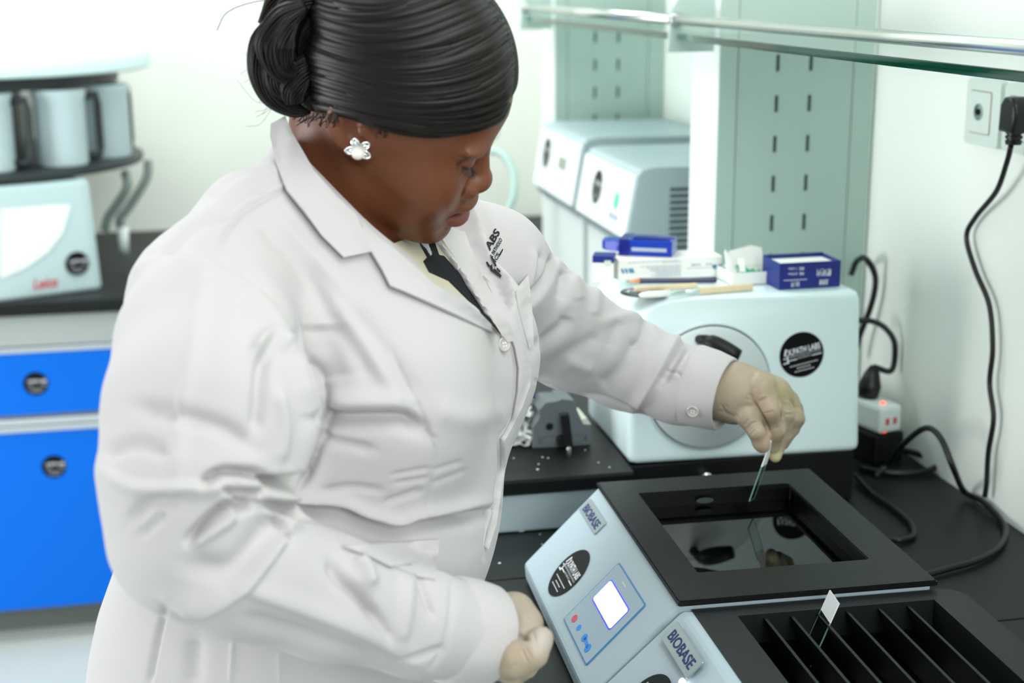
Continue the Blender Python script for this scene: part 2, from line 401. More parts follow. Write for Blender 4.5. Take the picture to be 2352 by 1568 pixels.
# power strips stacked at the back
ld = np.array([-.25, .968, 0]); wd_ = np.array([-.968, -.25, 0])
o1 = onz(2078, 990, ZB+.047)
fs = Fr((o1[0], o1[1], ZB), ld, wd_)
if fs.z[2] < 0: fs.z = -fs.z
t = thing('power_strip', tuple(fs(.08, .02, 0)), 'dark power strip lying under the white one in the corner behind the microtome', 'power strip')
b = NB(); box(b, (0, 0, .0008), (.165, .055, .047), .005, fs); bm2obj('housing', b, M_black, t)
b = NB(); prism(b, circ(.004, 16, .012, .03), .047, .0485, fs); bm2obj('lamp', b, M_rled, t)
o2 = onz(2082, 934, ZB+.089)
fs2 = Fr((o2[0], o2[1]+.012, ZB+.048), ld, wd_); fs2.z = fs.z
t = thing('power_strip', tuple(fs2(.08, .02, 0)), 'white power strip with red lamp, on top of the dark strip', 'power strip')
b = NB(); box(b, (0, 0, .0006), (.155, .042, .041), .006, fs2); bm2obj('housing', b, M_whitep, t)
b = NB(); prism(b, circ(.0035, 16, .018, .022), .041, .0425, fs2); bm2obj('lamp', b, M_rled, t)
for q in (.013, .027):
    b = NB(); box(b, (-.0006, q-.003, .013), (.0004, q+.003, .023), 0, fs2); bm2obj('red_hole', b, M_redlogo, t)
t = thing('power_lead', tuple(fs2(.055, .021, .0415)), 'black corded plug standing in the white power strip', 'power lead')
pb = np.array(fs2(.055, .021, .0415))
b = NB(); tube(b, [pb, pb+[.004, .0, .018], pb+[.008, .004, .034], pb+[.012, .006, .046]], [.016, .017, .012, .006], 14); bm2obj('plug', b, M_cable, t, True)
P = [pb+[.012, .006, .044], ony(2048, 850, 1.93), ony(2055, 790, 1.93), ony(2035, 755, 1.94), ony(2005, 738, 1.95), ony(1965, 735, 1.97)]
b = NB(); tube(b, P, .0045, 10, smooth=8); bm2obj('cord', b, M_cable, t, True)
P = [ony(1955, 630, 2.04), ony(1968, 600, 2.03), ony(1988, 594, 2.0), ony(2008, 625, 2.0), ony(2010, 660, 2.0), ony(1998, 710, 2.01), ony(1975, 770, 2.03), ony(1960, 820, 2.04)]
cable('power_cable', P, .0048, 'black cable arching up behind the right end of the microtome')
P = [ony(1970, 945, 1.93), ony(1995, 942, 1.92), ony(2022, 965, 1.90), ony(2036, 1000, 1.89), ony(2040, 1020, 1.89)]
cable('power_cable', P, .0042, 'short black cable bent over the dark power strip')

# ------------------------------------------------------------------ microtome
YM = 1.72; SM = YM/1.86
def zs_(z): return 1.55-(1.55-z)*SM
ZT = zs_(1.117)
mt = thing('microtome', (.67, 1.82, ZB), 'white rotary microtome with round handwheel on a black base', 'microtome')
x0, x1, zb = .546*SM, .888*SM, zs_(.876)
pts = [(x0, zb+.012), (x0+.004, zb+.003), (x0+.014, zb), (x1+.004, zb-.004), (x1+.011, zb-.001), (x1+.013, zb+.006)]
pts += [(x1+.003, ZT-.014), (x1-.001, ZT-.004), (x1-.011, ZT)]
pts += [(x0+.09, ZT-.001)]
for k in range(9):
    a = math.radians(90+80*k/8); pts.append((x0-.002+.070+.070*math.cos(a), ZT-.057-.003+.057*math.sin(a)))
b = NB(); prism(b, pts, 0, .215, Fr((0, YM+.215, 0), (1, 0, 0), (0, 0, 1)), .011, 4)
bm2obj('housing', b, M_white, mt, True, angle=55)
b = NB(); box(b, (x0+.004, YM+.006, ZB+.001), (x1+.008, YM+.215, zb-.003), .002); bm2obj('base', b, M_black, mt)
cw = ony(1627, 888, YM)
fw = Fr(cw, (1, 0, 0), (0, 0, 1))
b = NB(); lathe(b, [(.0945*SM, 0), (.0945*SM, .002), (.0925*SM, .003), (.0912*SM, .002), (.0912*SM, .0005), (0, .0005)], fw, 72); bm2obj('wheel_ring', b, M_wheel, mt, True, angle=40)
b = NB(); lathe(b, [(.0911*SM, .0006), (.0911*SM, .0010), (0, .0010)], fw, 72); bm2obj('wheel_gap', b, M_black, mt)
b = NB(); lathe(b, [(.0895*SM, 0), (.0895*SM, .006), (.087*SM, .0085), (.02, .0085), (.015, .011), (0, .011)], fw, 72); wh = bm2obj('handwheel', b, M_wheel, mt, True, angle=50)
h0, h1 = ony(1617, 780, YM-.028), ony(1698, 818, YM-.055)
b = NB(); hh = [h0+(h1-h0)*k/6 for k in range(7)]
tube(b, hh, [.006, .0108, .0118, .0118, .0112, .010, .0085], 20); tube(b, [h0+[0, .02, -.004], h0+[.004, 0, 0]], .006, 14)
bm2obj('handle', b, M_black, wh, True)
sticker(mt, Fr(ony(1841, 814, YM)+[0, -.0002, 0], (1, 0, .0), (0, 0, 1)), .0312, rot=math.radians(11))
pst = onz(1478, 672, ZT); sticker(mt, Fr((pst[0], YM+.045, ZT+.0004), (.86, .5, 0.), (-.5, .86, 0)), .0312, rot=math.radians(-60))
b = NB(); lathe(b, [(.008, 0), (.008, .012), (.006, .014), (0, .014)], Fr(ony(1617, 1092, YM+.006), (1, 0, 0), (0, 0, 1)), 24); bm2obj('locking_knob', b, M_chrome, mt, True, angle=40)
# side stage in front of the blade holder: black tray over a silver skirt
S2 = .955; zp = 1.55-.65*S2
st = thing('microtome_stage', (.38, 1.8, ZB), 'black work stage with silver skirt left of the white microtome', 'stage')
xe0, xe1 = .252, x0+.0035; yf = 1.768*S2
yc = onz(1300, 1041, zp)[1]
pts = [(yf, zp-.004), (yf+.004, zp-.001), (yc, zp+.0035), (YM+.24, zp+.0035), (YM+.24, zp-.022), (yf+.004, zp-.022), (yf, zp-.018)]
b = NB(); prism(b, pts, xe0, xe1-.004, Fr((0, 0, 0), (0, 1, 0), (0, 0, 1)), .001); bm2obj('tray', b, M_bathb, st)
b = NB(); box(b, (xe0+.01, yf+.03, ZB+.001), (xe1-.006, YM+.23, zp-.022)); bm2obj('core', b, M_black, st)
ysl = onz(1157, 1212, ZB)[1]-.02; zsl = ony(1157, 1131, ysl)[2]
b = NB(); box(b, (xe0-.004, ysl, ZB+.001), (x0+.002, ysl+.015, zsl), .003); bm2obj('skirt', b, M_silver, st)
# blade holder
def bh():
    yb = 1.885*S2; t = thing('blade_holder', (.43, yb+.03, zp+.003), 'grey blade holder with black lever on the black stage', 'blade holder')
    z0 = zp+.0036; f = Fr((0, yb, 0), (1, 0, 0), (0, 0, 1))
    def p(x, y): q = ony(x, y, yb); return (q[0], q[2])
    base = p(1225, 1033)[1]; dz = z0-base
    def p2(x, y): a, c = p(x, y); return (a, c+dz)
    pts = [p2(1224, 1033), p2(1224, 985), p2(1243, 962), p2(1238, 945), p2(1254, 928), p2(1284, 927), p2(1290, 920), p2(1318, 923), p2(1338, 980), p2(1357, 979), p2(1356, 1030)]
    b = NB(); prism(b, pts, -.05, 0, f, .0015); bm2obj('body', b, M_bgrey, t)
    b = NB(); q = [p2(1338, 978), p2(1333, 968), p2(1348, 964), p2(1358, 979)]
    prism(b, q, -.05, -.0005, f); bm2obj('pale_block', b, M_label, t)
    c = p2(1262, 983); b = NB(); lathe(b, [(.0052, 0), (.0052, .0006), (.0038, .0008), (0, .0008)], Fr(f(*c), f.x, f.y), 20); bm2obj('screw_hole', b, M_black, t)
    c0, c1 = p2(1238, 1027), p2(1347, 999)
    b = NB(); o = rrect(c1[0]-c0[0], c1[1]-c0[1], .012, 8, c0[0], c0[1]); i = rrect(c1[0]-c0[0]-.0012, c1[1]-c0[1]-.0012, .0114, 8, c0[0]+.0006, c0[1]+.0006)
    vo = [b.verts.new(f(x, y, .0004)) for x, y in o]; vi = [b.verts.new(f(x, y, .0004)) for x, y in i]
    for k in range(len(vo)): b.faces.new((vo[k], vo[(k+1) % len(vo)], vi[(k+1) % len(vi)], vi[k]))
    bm2obj('groove', b, M_slot, t)
    a, e = p2(1291, 948), p2(1300, 1024)
    b = NB(); dx = .0058
    prism(b, [(a[0]-dx, a[1]), (a[0]+dx, a[1]+.001), (e[0]+dx+.0005, e[1]), (e[0]+.002, e[1]-.005), (e[0]-.003, e[1]-.004), (e[0]-dx, e[1]+.003)], .008, .018, f, .0015)
    lathe(b, [(.0075, 0), (.0075, .012)], Fr(f(*p2(1289, 1013)), f.x, f.y), 24)
    lv = bm2obj('lever', b, M_black, t)
    b = NB(); lathe(b, [(.0036, .016), (.0036, .020), (.0025, .0215), (0, .0215)], Fr(f(*p2(1299, 1025)), f.x, f.y), 20); bm2obj('lever_screw', b, M_chrome, lv, True, angle=40)
bh()
# wax ribbons heaped left of it (nobody could count the curls): short thin curled strips
b = NB()
for k in range(330):
    u = random.random(); px, py = 1165+62*random.random(), 1030-95*random.random()*(.3+.7*u)
    yb_ = random.uniform(1.81, 1.90); c = np.array([random.uniform(.33, .400), yb_, zp+.004+random.random()**1.1*.095*max(.15, 1-abs(yb_-1.86)/.07)])
    a = random.random()*6.28; L = random.uniform(.008, .025); h = random.uniform(.002, .007); t1 = random.uniform(-.7, .7)
    d = np.array([math.cos(a), math.sin(a)*.6, t1]); n = np.cross(d, (random.random()-.5, random.random()-.5, 1)); n /= np.linalg.norm(n); e = np.cross(d, n)
    prev = None
    for s in range(6):
        q = c+d*L*(s/5-.5)+e*math.sin(s*1.1+a)*.004; q[2] = max(q[2], zp+.0045)
        v0, v1 = b.verts.new(Vector(q+n*h)), b.verts.new(Vector(q-n*h)); 
        for vv in (v0, v1): vv.co.z = max(vv.co.z, zp+.0042)
        if prev: b.faces.new((prev[0], v0, v1, prev[1]))
        prev = (v0, v1)
tag(bm2obj('wax_ribbons', b, M_wax, None, True), 'heap of white wax ribbons behind the coat front on the black stage', 'wax ribbons', kind='stuff')
b = NB(); tube(b, [ony(1228, 908, 1.85), ony(1236, 926, 1.84), ony(1258, 921, 1.84), ony(1282, 911, 1.85)], [.003, .004, .0035, .003], 8, smooth=4)
tag(bm2obj('forceps', b, M_blued, None, True), 'blue plastic clip end poking from the white wax ribbons', 'clip')
# crumbs of wax
crumbs = [(1237, 1066, zp), (1235, 1078, zp), (1246, 1050, zp), (1259, 1052, zp), (1375, 1062, zp), (1400, 1073, zp), (1197, 1219, ZB), (1240, 1227, ZB), (1148, 1293, ZB), (1245, 1250, ZB), (1344, 1034, zp), (1180, 1052, zp)]
for k, (px, py, z) in enumerate(crumbs):
    zz = z+.001+(.002 if z == zp and py < 1045 else (max(0, .0035*(1070-py)/30) if z == zp and py < 1070 else 0))
    c = onz(px, py, zz); s = .0055 if k in (6,) else (.0035 if k in (8, 1) else .002)
    b = NB(); n = 9; pr = [(s*(1 if k in (6,) else .6)*math.cos(6.283*i/n)*random.uniform(.5, 1.2), s*.6*math.sin(6.283*i/n)*random.uniform(.5, 1.2)) for i in range(n)]
    prism(b, pr, 0, .0006, Fr(c, (1, 0, 0), (0, 1, 0)))
    where = 'black stage in front of the grey blade holder' if z == zp else 'black bench beside the silver skirt'
    tag(bm2obj('wax_crumb', b, M_wax), 'small white wax crumb on the '+where, 'wax crumb', 'wax crumbs on the stage' if z == zp else 'wax crumbs on the bench')
# ------------------------------------------------------------------ things lying on the microtome
def carton():
    y0 = onz(1538, 641, ZT)[1]
    p0, p1 = ony(1420, 651, y0), ony(1657, 651, y0); zt = ony(1540, 593, y0)[2]
    w_, h_ = p1[0]-p0[0], zt-ZT
    yb = y0+.05
    t = thing('carton', ((p0[0]+p1[0])/2, y0+.025, ZT), 'long white carton with printed small text under the blue dispenser', 'carton')
    b = NB(); box(b, (p0[0], y0, ZT+.0006), (p1[0], yb, zt), .0006); bm2obj('box', b, M_card, t)
    f = Fr((p0[0], y0-.0003, ZT), (1, 0, 0), (0, 0, 1))
    b = NB()
    def line(x0, x1, y, hh=.0011):
        x = x0
        while x < x1:      # rows of tiny illegible words
            L = min(random.uniform(.002, .007), x1-x); vs = [b.verts.new(f(q[0], q[1], 0)) for q in ((x, y), (x+L, y), (x+L, y+hh), (x, y+hh))]; b.faces.new(vs); x += L+.001
    W_ = w_
    line(.09*W_, .58*W_, .86*h_); line(.42*W_, .6*W_, .80*h_)
    for k in range(8): line((.2 if k == 0 else .3 if k > 2 else .26)*W_+.01*random.random(), .6*W_, (.64-.072*k)*h_)
    line(.66*W_, .92*W_, .46*h_); line(.70*W_, .79*W_, .58*h_, .003); line(.84*W_, .9*W_, .60*h_, .002)
    bm2obj('small_print', b, M_cprint, t)
    for side in ((.02, .055, .09, .115), (.9, .925, .96, .985)):
        b = NB()
        for x in side:
            vs = [b.verts.new(f(W_*x+q[0], h_*.5+q[1], 0)) for q in ((0, .003), (.0035, .003), (.006, -.0035), (.003, -.0035))]; b.faces.new(vs)
        bm2obj('blue_stripes', b, M_bprint, t)
    return zt, y0, p0[0], p1[0]
zc, yc0, xc0, xc1 = carton()
def dispenser():
    a = ony(1543, 590, yc0+.004); a[2] = zc; 
    d = ony(1445, 571, yc0+.012)-ony(1543, 590, yc0-.01)
    ux = np.array([-.83, .40, 0.]); ux /= np.linalg.norm(ux)/1.22; uy = np.array([.42, .82, 0]); uy /= np.linalg.norm(uy)
    f = Fr((a[0], a[1], zc+.0005), ux, np.cross((0, 0, 1), ux)*-1)
    f.z = np.array([0, 0, 1.12]); f.x = ux; f.y = np.array([ux[1], -ux[0], 0])
    t = thing('blade_dispenser', (a[0]-.03, a[1]+.02, zc), 'translucent blue blade dispenser on top of the white carton', 'dispenser')
    b = NB(); prism(b, [(0, 0), (.055, 0), (.060, .004), (.060, .036), (.055, .04), (0, .04)], .0, .0195, f, .002); bm2obj('case', b, M_bluep, t)
    b = NB(); prism(b, [(.06, .002), (.066, .004), (.078, .008), (.083, .016), (.08, .024), (.084, .03), (.066, .038), (.06, .038)], .004, .0165, f, .002); bm2obj('tongue', b, M_bluep, t)
    b = NB(); box(b, (.049, -.0012, 0), (.061, .0412, .0205), .0012, f); bm2obj('band', b, M_blued, t)
    b = NB(); box(b, (.006, -.0006, .006), (.046, 0, .0105), 0, f); bm2obj('blade_window', b, M_cprint, t)
    b = NB(); box(b, (.006, .006, .0195), (.046, .010, .0212), .0006, f); box(b, (.0, .018, .0195), (.046, .03, .0205), .0004, f); bm2obj('rib', b, M_blued, t)
    b = NB(); lathe(b, [(.0025, 0), (.0025, .0018), (0, .002)], Fr(f(.004, .006, .0195), (1, 0, 0), (0, 1, 0)), 14); bm2obj('knob', b, M_bluep, t)
dispenser()
def pencil():
    a, e = onz(1436, 645, ZT+.004), onz(1646, 643, ZT+.004); d = (e-a); L = np.linalg.norm(d); d /= L
    t = thing('pencil', tuple(a), 'navy pencil with sharpened tip lying before the white carton', 'pencil')
    f = Fr(a, np.cross(d, (0, 0, 1.)), (0, 0, 1.)); f.z = d
    b = NB(); lathe(b, [(.0039, .0195), (.0039, L-.003), (.0032, L), (0, L)], f, 6); bm2obj('barrel', b, M_pencil, t)
    b = NB(); lathe(b, [(.001, .005), (.0039, .0195)], f, 18); bm2obj('sharpened_cone', b, M_pwood, t, True)
    b = NB(); lathe(b, [(0, 0), (.001, .005)], f, 12); bm2obj('lead', b, M_lead, t)
pencil()
def brush():
    a, e = onz(1470, 678, ZT+.0045), onz(1727, 658, ZT+.0045); d = e-a; L = np.linalg.norm(d); d /= L
    t = thing('brush', tuple(a), 'pale wooden handled brush with white bristles at the front edge of the microtome', 'brush')
    f = Fr(a, np.cross(d, (0, 0, 1.)), (0, 0, 1.)); f.z = d
    b = NB(); prism(b, rrect(.009, .008, .0015, 3, -.0045, -.004), .082, L, f, .001); bm2obj('handle', b, M_wood, t)
    b = NB(); lathe(b, [(.0044, .042), (.0048, .046), (.0048, .06), (.0044, .061), (.0044, .064), (.0048, .065), (.0046, .084)], f, 24); bm2obj('ferrule', b, M_chrome, t, True, angle=40)
    b = NB(); lathe(b, [(0, -.001), (.002, -.0005), (.0036, .004), (.0044, .02), (.0042, .043)], f, 20); bm2obj('bristles', b, M_bristle, t, True)
    a, e = onz(1458, 664, ZT+.003), onz(1600, 655, ZT+.003); d = e-a; L = np.linalg.norm(d); d /= L
    f = Fr(a, np.cross(d, (0, 0, 1.)), (0, 0, 1.)); f.z = d
    b = NB(); prism(b, rrect(.0085, .006, .001, 3, -.0042, -.003), 0, L, f, .0008)
    tag(bm2obj('wooden_stick', b, M_wood), 'flat wooden stick lying behind the white bristled brush', 'stick')
brush()
def slide_box():
    y0 = onz(1858, 662, ZT)[1]-.001
    p0, p1 = ony(1789, 658, y0), ony(1930, 662, y0); h_ = ony(1860, 603, y0)[2]-ZT; w_ = p1[0]-p0[0]
    f = Fr((p0[0], y0, ZT+.0006), (1, .02, 0), (-.02, 1, 0)); D = .058; th = .0014
    t = thing('slide_box', (p0[0]+w_/2, y0+.03, ZT), 'open navy blue cardboard slide box with white lettering, on the microtome', 'box')
    b = NB()
    box(b, (0, 0, 0), (w_, D, th), 0, f); box(b, (0, 0, th), (w_, th, h_), 0, f); box(b, (0, D-th, th), (w_, D, h_+.001), 0, f)
    box(b, (0, th, th), (th, D-th, h_), 0, f); box(b, (w_-th, th, th), (w_, D-th, h_), 0, f); bm2obj('tray', b, M_navy, t)
    b = NB(); box(b, (th+.0002, th+.0002, h_-.012), (w_-th-.0002, D-th-.0002, h_-.0045), .001, f); bm2obj('white_lining', b, M_card, t)
    g = Fr(f(w_, 0, h_), -f.x, (0, 0, -1))      # upside-down print on the front
    g = Fr(np.array(f(0, -.0002, 0)), -f.x, (0, 0, -1)); g.z = -f.y
    b = NB()
    W_ = w_
    def tx(s, cx, cy, size, width): text_bm(b, s, Fr(f(cx*W_, -.0003, cy*h_), -f.x, (0, 0, -1)), size, width=width, bold=.015, z=0)
    tx('载玻片', .72, .68, .0105, .0215); tx('显微镜', .73, .28, .008, .0125)
    tx('50 片', .26, .26, .0085, .0125); tx('规格：25×75mm', .27, .62, .0045, .0225); tx('厚度：1-1.2mm', .27, .82, .0045, .0225)
    vs = [b.verts.new(f(x*W_, -.0003, z*h_)) for x, z in ((.075, .33), (.45, .33), (.45, .355), (.075, .355))]; b.faces.new(vs)
    g2 = Fr(f(W_+.0003, D*.5, .5*h_), -f.y, (0, 0, -1))
    for c, wd in ((.35, .006), (.6, .003), (.8, .006)):
        vs = [b.verts.new(f(W_+.0003, D*c+q[0], h_*.5+q[1])) for q in ((-.001, -.004), (.001, -.004), (.001, .004), (-.001, .004))]; b.faces.new(vs)
    bm2obj('lettering', b, M_whtst, t)
slide_box()
def open_white_box():
    y0 = onz(1740, 650, ZT)[1]-.012
    p0, p1 = ony(1684, 650, y0), ony(1800, 640, y0+.004); h_ = ony(1735, 628, y0)[2]-ZT
    f = Fr((p0[0], y0+.004, ZT+.0006), (1, .05, 0), (-.05, 1, 0)); W_, D, th = p1[0]-p0[0]-.004, .055, .0012
    t = thing('tissue_box', (p0[0]+.03, y0+.03, ZT), 'open white card box with green printed sachet, between carton and navy box', 'box')
    b = NB()
    for lo, hi in (((0, 0, 0), (W_, D, th)), ((0, 0, th), (W_, th, h_)), ((0, D-th, th), (W_, D, h_)), ((0, th, th), (th, D-th, h_)), ((W_-th, th, th), (W_, D-th, h_))): box(b, lo, hi, 0, f)
    bm2obj('tray', b, M_card, t)
    b = NB()   # raised back flap leaning away
    q = [(.02, D, h_), (W_, D, h_), (W_+.002, D+.012, h_+.02), (W_-.014, D+.012, h_+.024), (.02, D+.008, h_+.018)]
    vs = [b.verts.new(f(*p)) for p in q]; fc = b.faces.new(vs); r_ = bmesh.ops.extrude_face_region(b, geom=[fc]); bmesh.ops.translate(b, verts=[v for v in r_['geom'] if isinstance(v, bmesh.types.BMVert)], vec=Vector((0, .0008, 0)))
    bm2obj('flap', b, M_card, t)
    s = thing('sachet', tuple(f(.02, .02, h_)), 'clear sachet with green print and white paper corner standing in the open white box', 'sachet')
    b = NB(); g = Fr(f(.003, .006, th), f.x, (0, 0, 1)); X, Y, Z = .0, 0, 0
    def fold(bm, rows):   # wavy sheet through rows of points
        R_ = [[bm.verts.new(f(*p)) for p in r] for r in rows]
        for a_, c_ in zip(R_, R_[1:]):
            for i in range(len(a_)-1): bm.faces.new((a_[i], a_[i+1], c_[i+1], c_[i]))
    rows = [[(x, .006+.03*v+.003*math.sin(9*x/.05+v*3), h_*.55+.016*v*(1-x/.06)+.002*math.sin(30*x/.05)) for x in np.linspace(.02, W_-.012, 12)] for v in np.linspace(0, 1, 6)]
    fold(b, rows); gb = bm2obj('green_print', b, M_greenp, s, True)
    b = NB(); rows = [[(-.001+.018*u*(1-.75*v), .016+.012*v, h_*.5+.034*v+.002*math.sin(5*u)) for u in np.linspace(0, 1, 8)] for v in np.linspace(0, 1, 9)]
    fold(b, rows); bm2obj('paper_corner', b, M_tissue, s, True)
    b = NB(); rows = [[(.012+.0085*u+.002*v, .003+.02*v, h_+.001+.015*math.sin(v*2.2)) for u in np.linspace(0, 1, 4)] for v in np.linspace(0, 1, 9)]
    fold(b, rows); bm2obj('white_band', b, M_tissue, s, True)
open_white_box()
def small_box():
    p = ony(1388, 622, YM+.12)
    t = thing('card_box', (p[0], p[1], ZT), 'small white card box with navy top, left of the white carton', 'box')
    f = Fr((p[0]-.004, YM+.12, ZT+.001), (.92, -.35, 0), (.35, .92, 0)); zt = ony(1388, 590, YM+.12)[2]-ZT
    b = NB(); box(b, (-.012, 0, 0), (.016, .03, zt), .001, f); bm2obj('box', b, M_card, t)
    b = NB(); box(b, (-.0125, -.0003, zt-.009), (.0165, .0305, zt+.0004), 0, f); lid = bm2obj('navy_lid', b, M_navy, t)
    b = NB(); box(b, (.004, -.0008, zt-.014), (.013, 0, zt-.0055), 0, f); bm2obj('brown_tab', b, M_label, t)
small_box()

# ------------------------------------------------------------------ grey instruments farther along the bench
def instrument(name, y0, y1, label, kind):
    t = thing(name, (.65, (y0+y1)/2, ZB), label, 'laboratory instrument')
    xt, zt_ = ony(1466, 386, 2.35)[0], ony(1466, 386, 2.35)[2]
    if kind == 'far': zt_ += .012
    xb = ony(1438, 552, 2.35)[0]; zb_ = ony(1438, 552, 2.35)[2]
    prof = [(xb, zb_), (xb+.012, zb_-.02), (.975, zb_-.02), (.975, zt_), (xt+.03, zt_), (xt+.008, zt_-.003), (xt, zt_-.012)]
    f = Fr((0, 0, 0), (1, 0, 0), (0, 0, 1))
    b = NB(); prism(b, prof, -y1, -y0, f, .004, 2); bm2obj('housing', b, M_grey, t)
    d = np.array([xt-xb, 0, zt_-.012-zb_]); L = np.linalg.norm(d); d /= L
    g = Fr((xb, y1-.004, zb_), (0, -1, 0), d)     # on the slanted front: x toward the viewer, y up the slope
    Wd = y1-y0-.008
    b = NB(); prism(b, rrect(Wd, L-.004, .004, 3, 0, .002), .0, .004, g); fp = bm2obj('front_panel', b, M_pwhite, t)
    b = NB(); box(b, (xb+.022, y0+.004, ZB+.001), (.96, y1-.004, zb_-.0205)); bm2obj('pedestal', b, M_pwhite, t)
    if kind == 'near':
        b = NB(); prism(b, rrect(Wd*.36, L*.62, .006, 3, Wd*.58, L*.1), .004, .0055, g); kp = bm2obj('keypad', b, M_panelw, fp)
        b = NB(); prism(b, circ(.013, 24, Wd*.78, L*.50, .016), .0055, .0065, g); bm2obj('green_key', b, M_gled, fp)
        b = NB(); box(b, (Wd*.68, L*.2, .0055), (Wd*.86, L*.3, .0062), 0, g); bm2obj('print', b, M_cprint, fp)
        sticker(t, Fr(g(Wd*.36, L*.55, .0042), g.x, g.y), .032, detail=False)
        for k in range(13):
            z = zt_-.036-.0113*k
            b = NB(); box(b, (xt+.058, y0-.0006, z-.0062), (xt+.16, y0+.001, z)); bm2obj('vent_slot', b, M_greyd, t)
    else:
        b = NB(); prism(b, rrect(Wd*.42, L*.72, .006, 3, Wd*.5, L*.06), .004, .0055, g); bm2obj('keypad', b, M_panelw, fp)
        b = NB(); box(b, (Wd*.58, L*.48, .0055), (Wd*.77, L*.68, .0065), 0, g); bm2obj('display', b, M_lcd, fp)
        b = NB()
        for k in range(4): box(b, (Wd*(.56+.07*k), L*.25, .0055), (Wd*(.59+.07*k), L*.31, .0062), 0, g)
        bm2obj('key', b, M_cprint, fp)
        sticker(t, Fr(g(Wd*.24, L*.62, .0042), g.x, g.y), .032, detail=False)
instrument('embedding_console', 2.35, 2.70, 'blurred pale instrument with green lit key and side vents behind the microtome', 'near')
instrument('cooling_console', 2.73, 3.09, 'blurred white instrument with grey display beyond the green-keyed one', 'far')
b = NB(); tube(b, [ony(1120, 345, 3.0), ony(1155, 355, 2.98), ony(1180, 400, 2.95), ony(1178, 455, 2.93), ony(1160, 500, 2.93), ony(1150, 560, 2.93), ony(1150, 640, 2.93)*[1, 1, 0]+[0, 0, ZB+.0087]], .0085, 12, smooth=8)
tag(bm2obj('hose', b, M_phose, None, True), 'pale curved hose beside the face, left of the white instruments', 'hose')

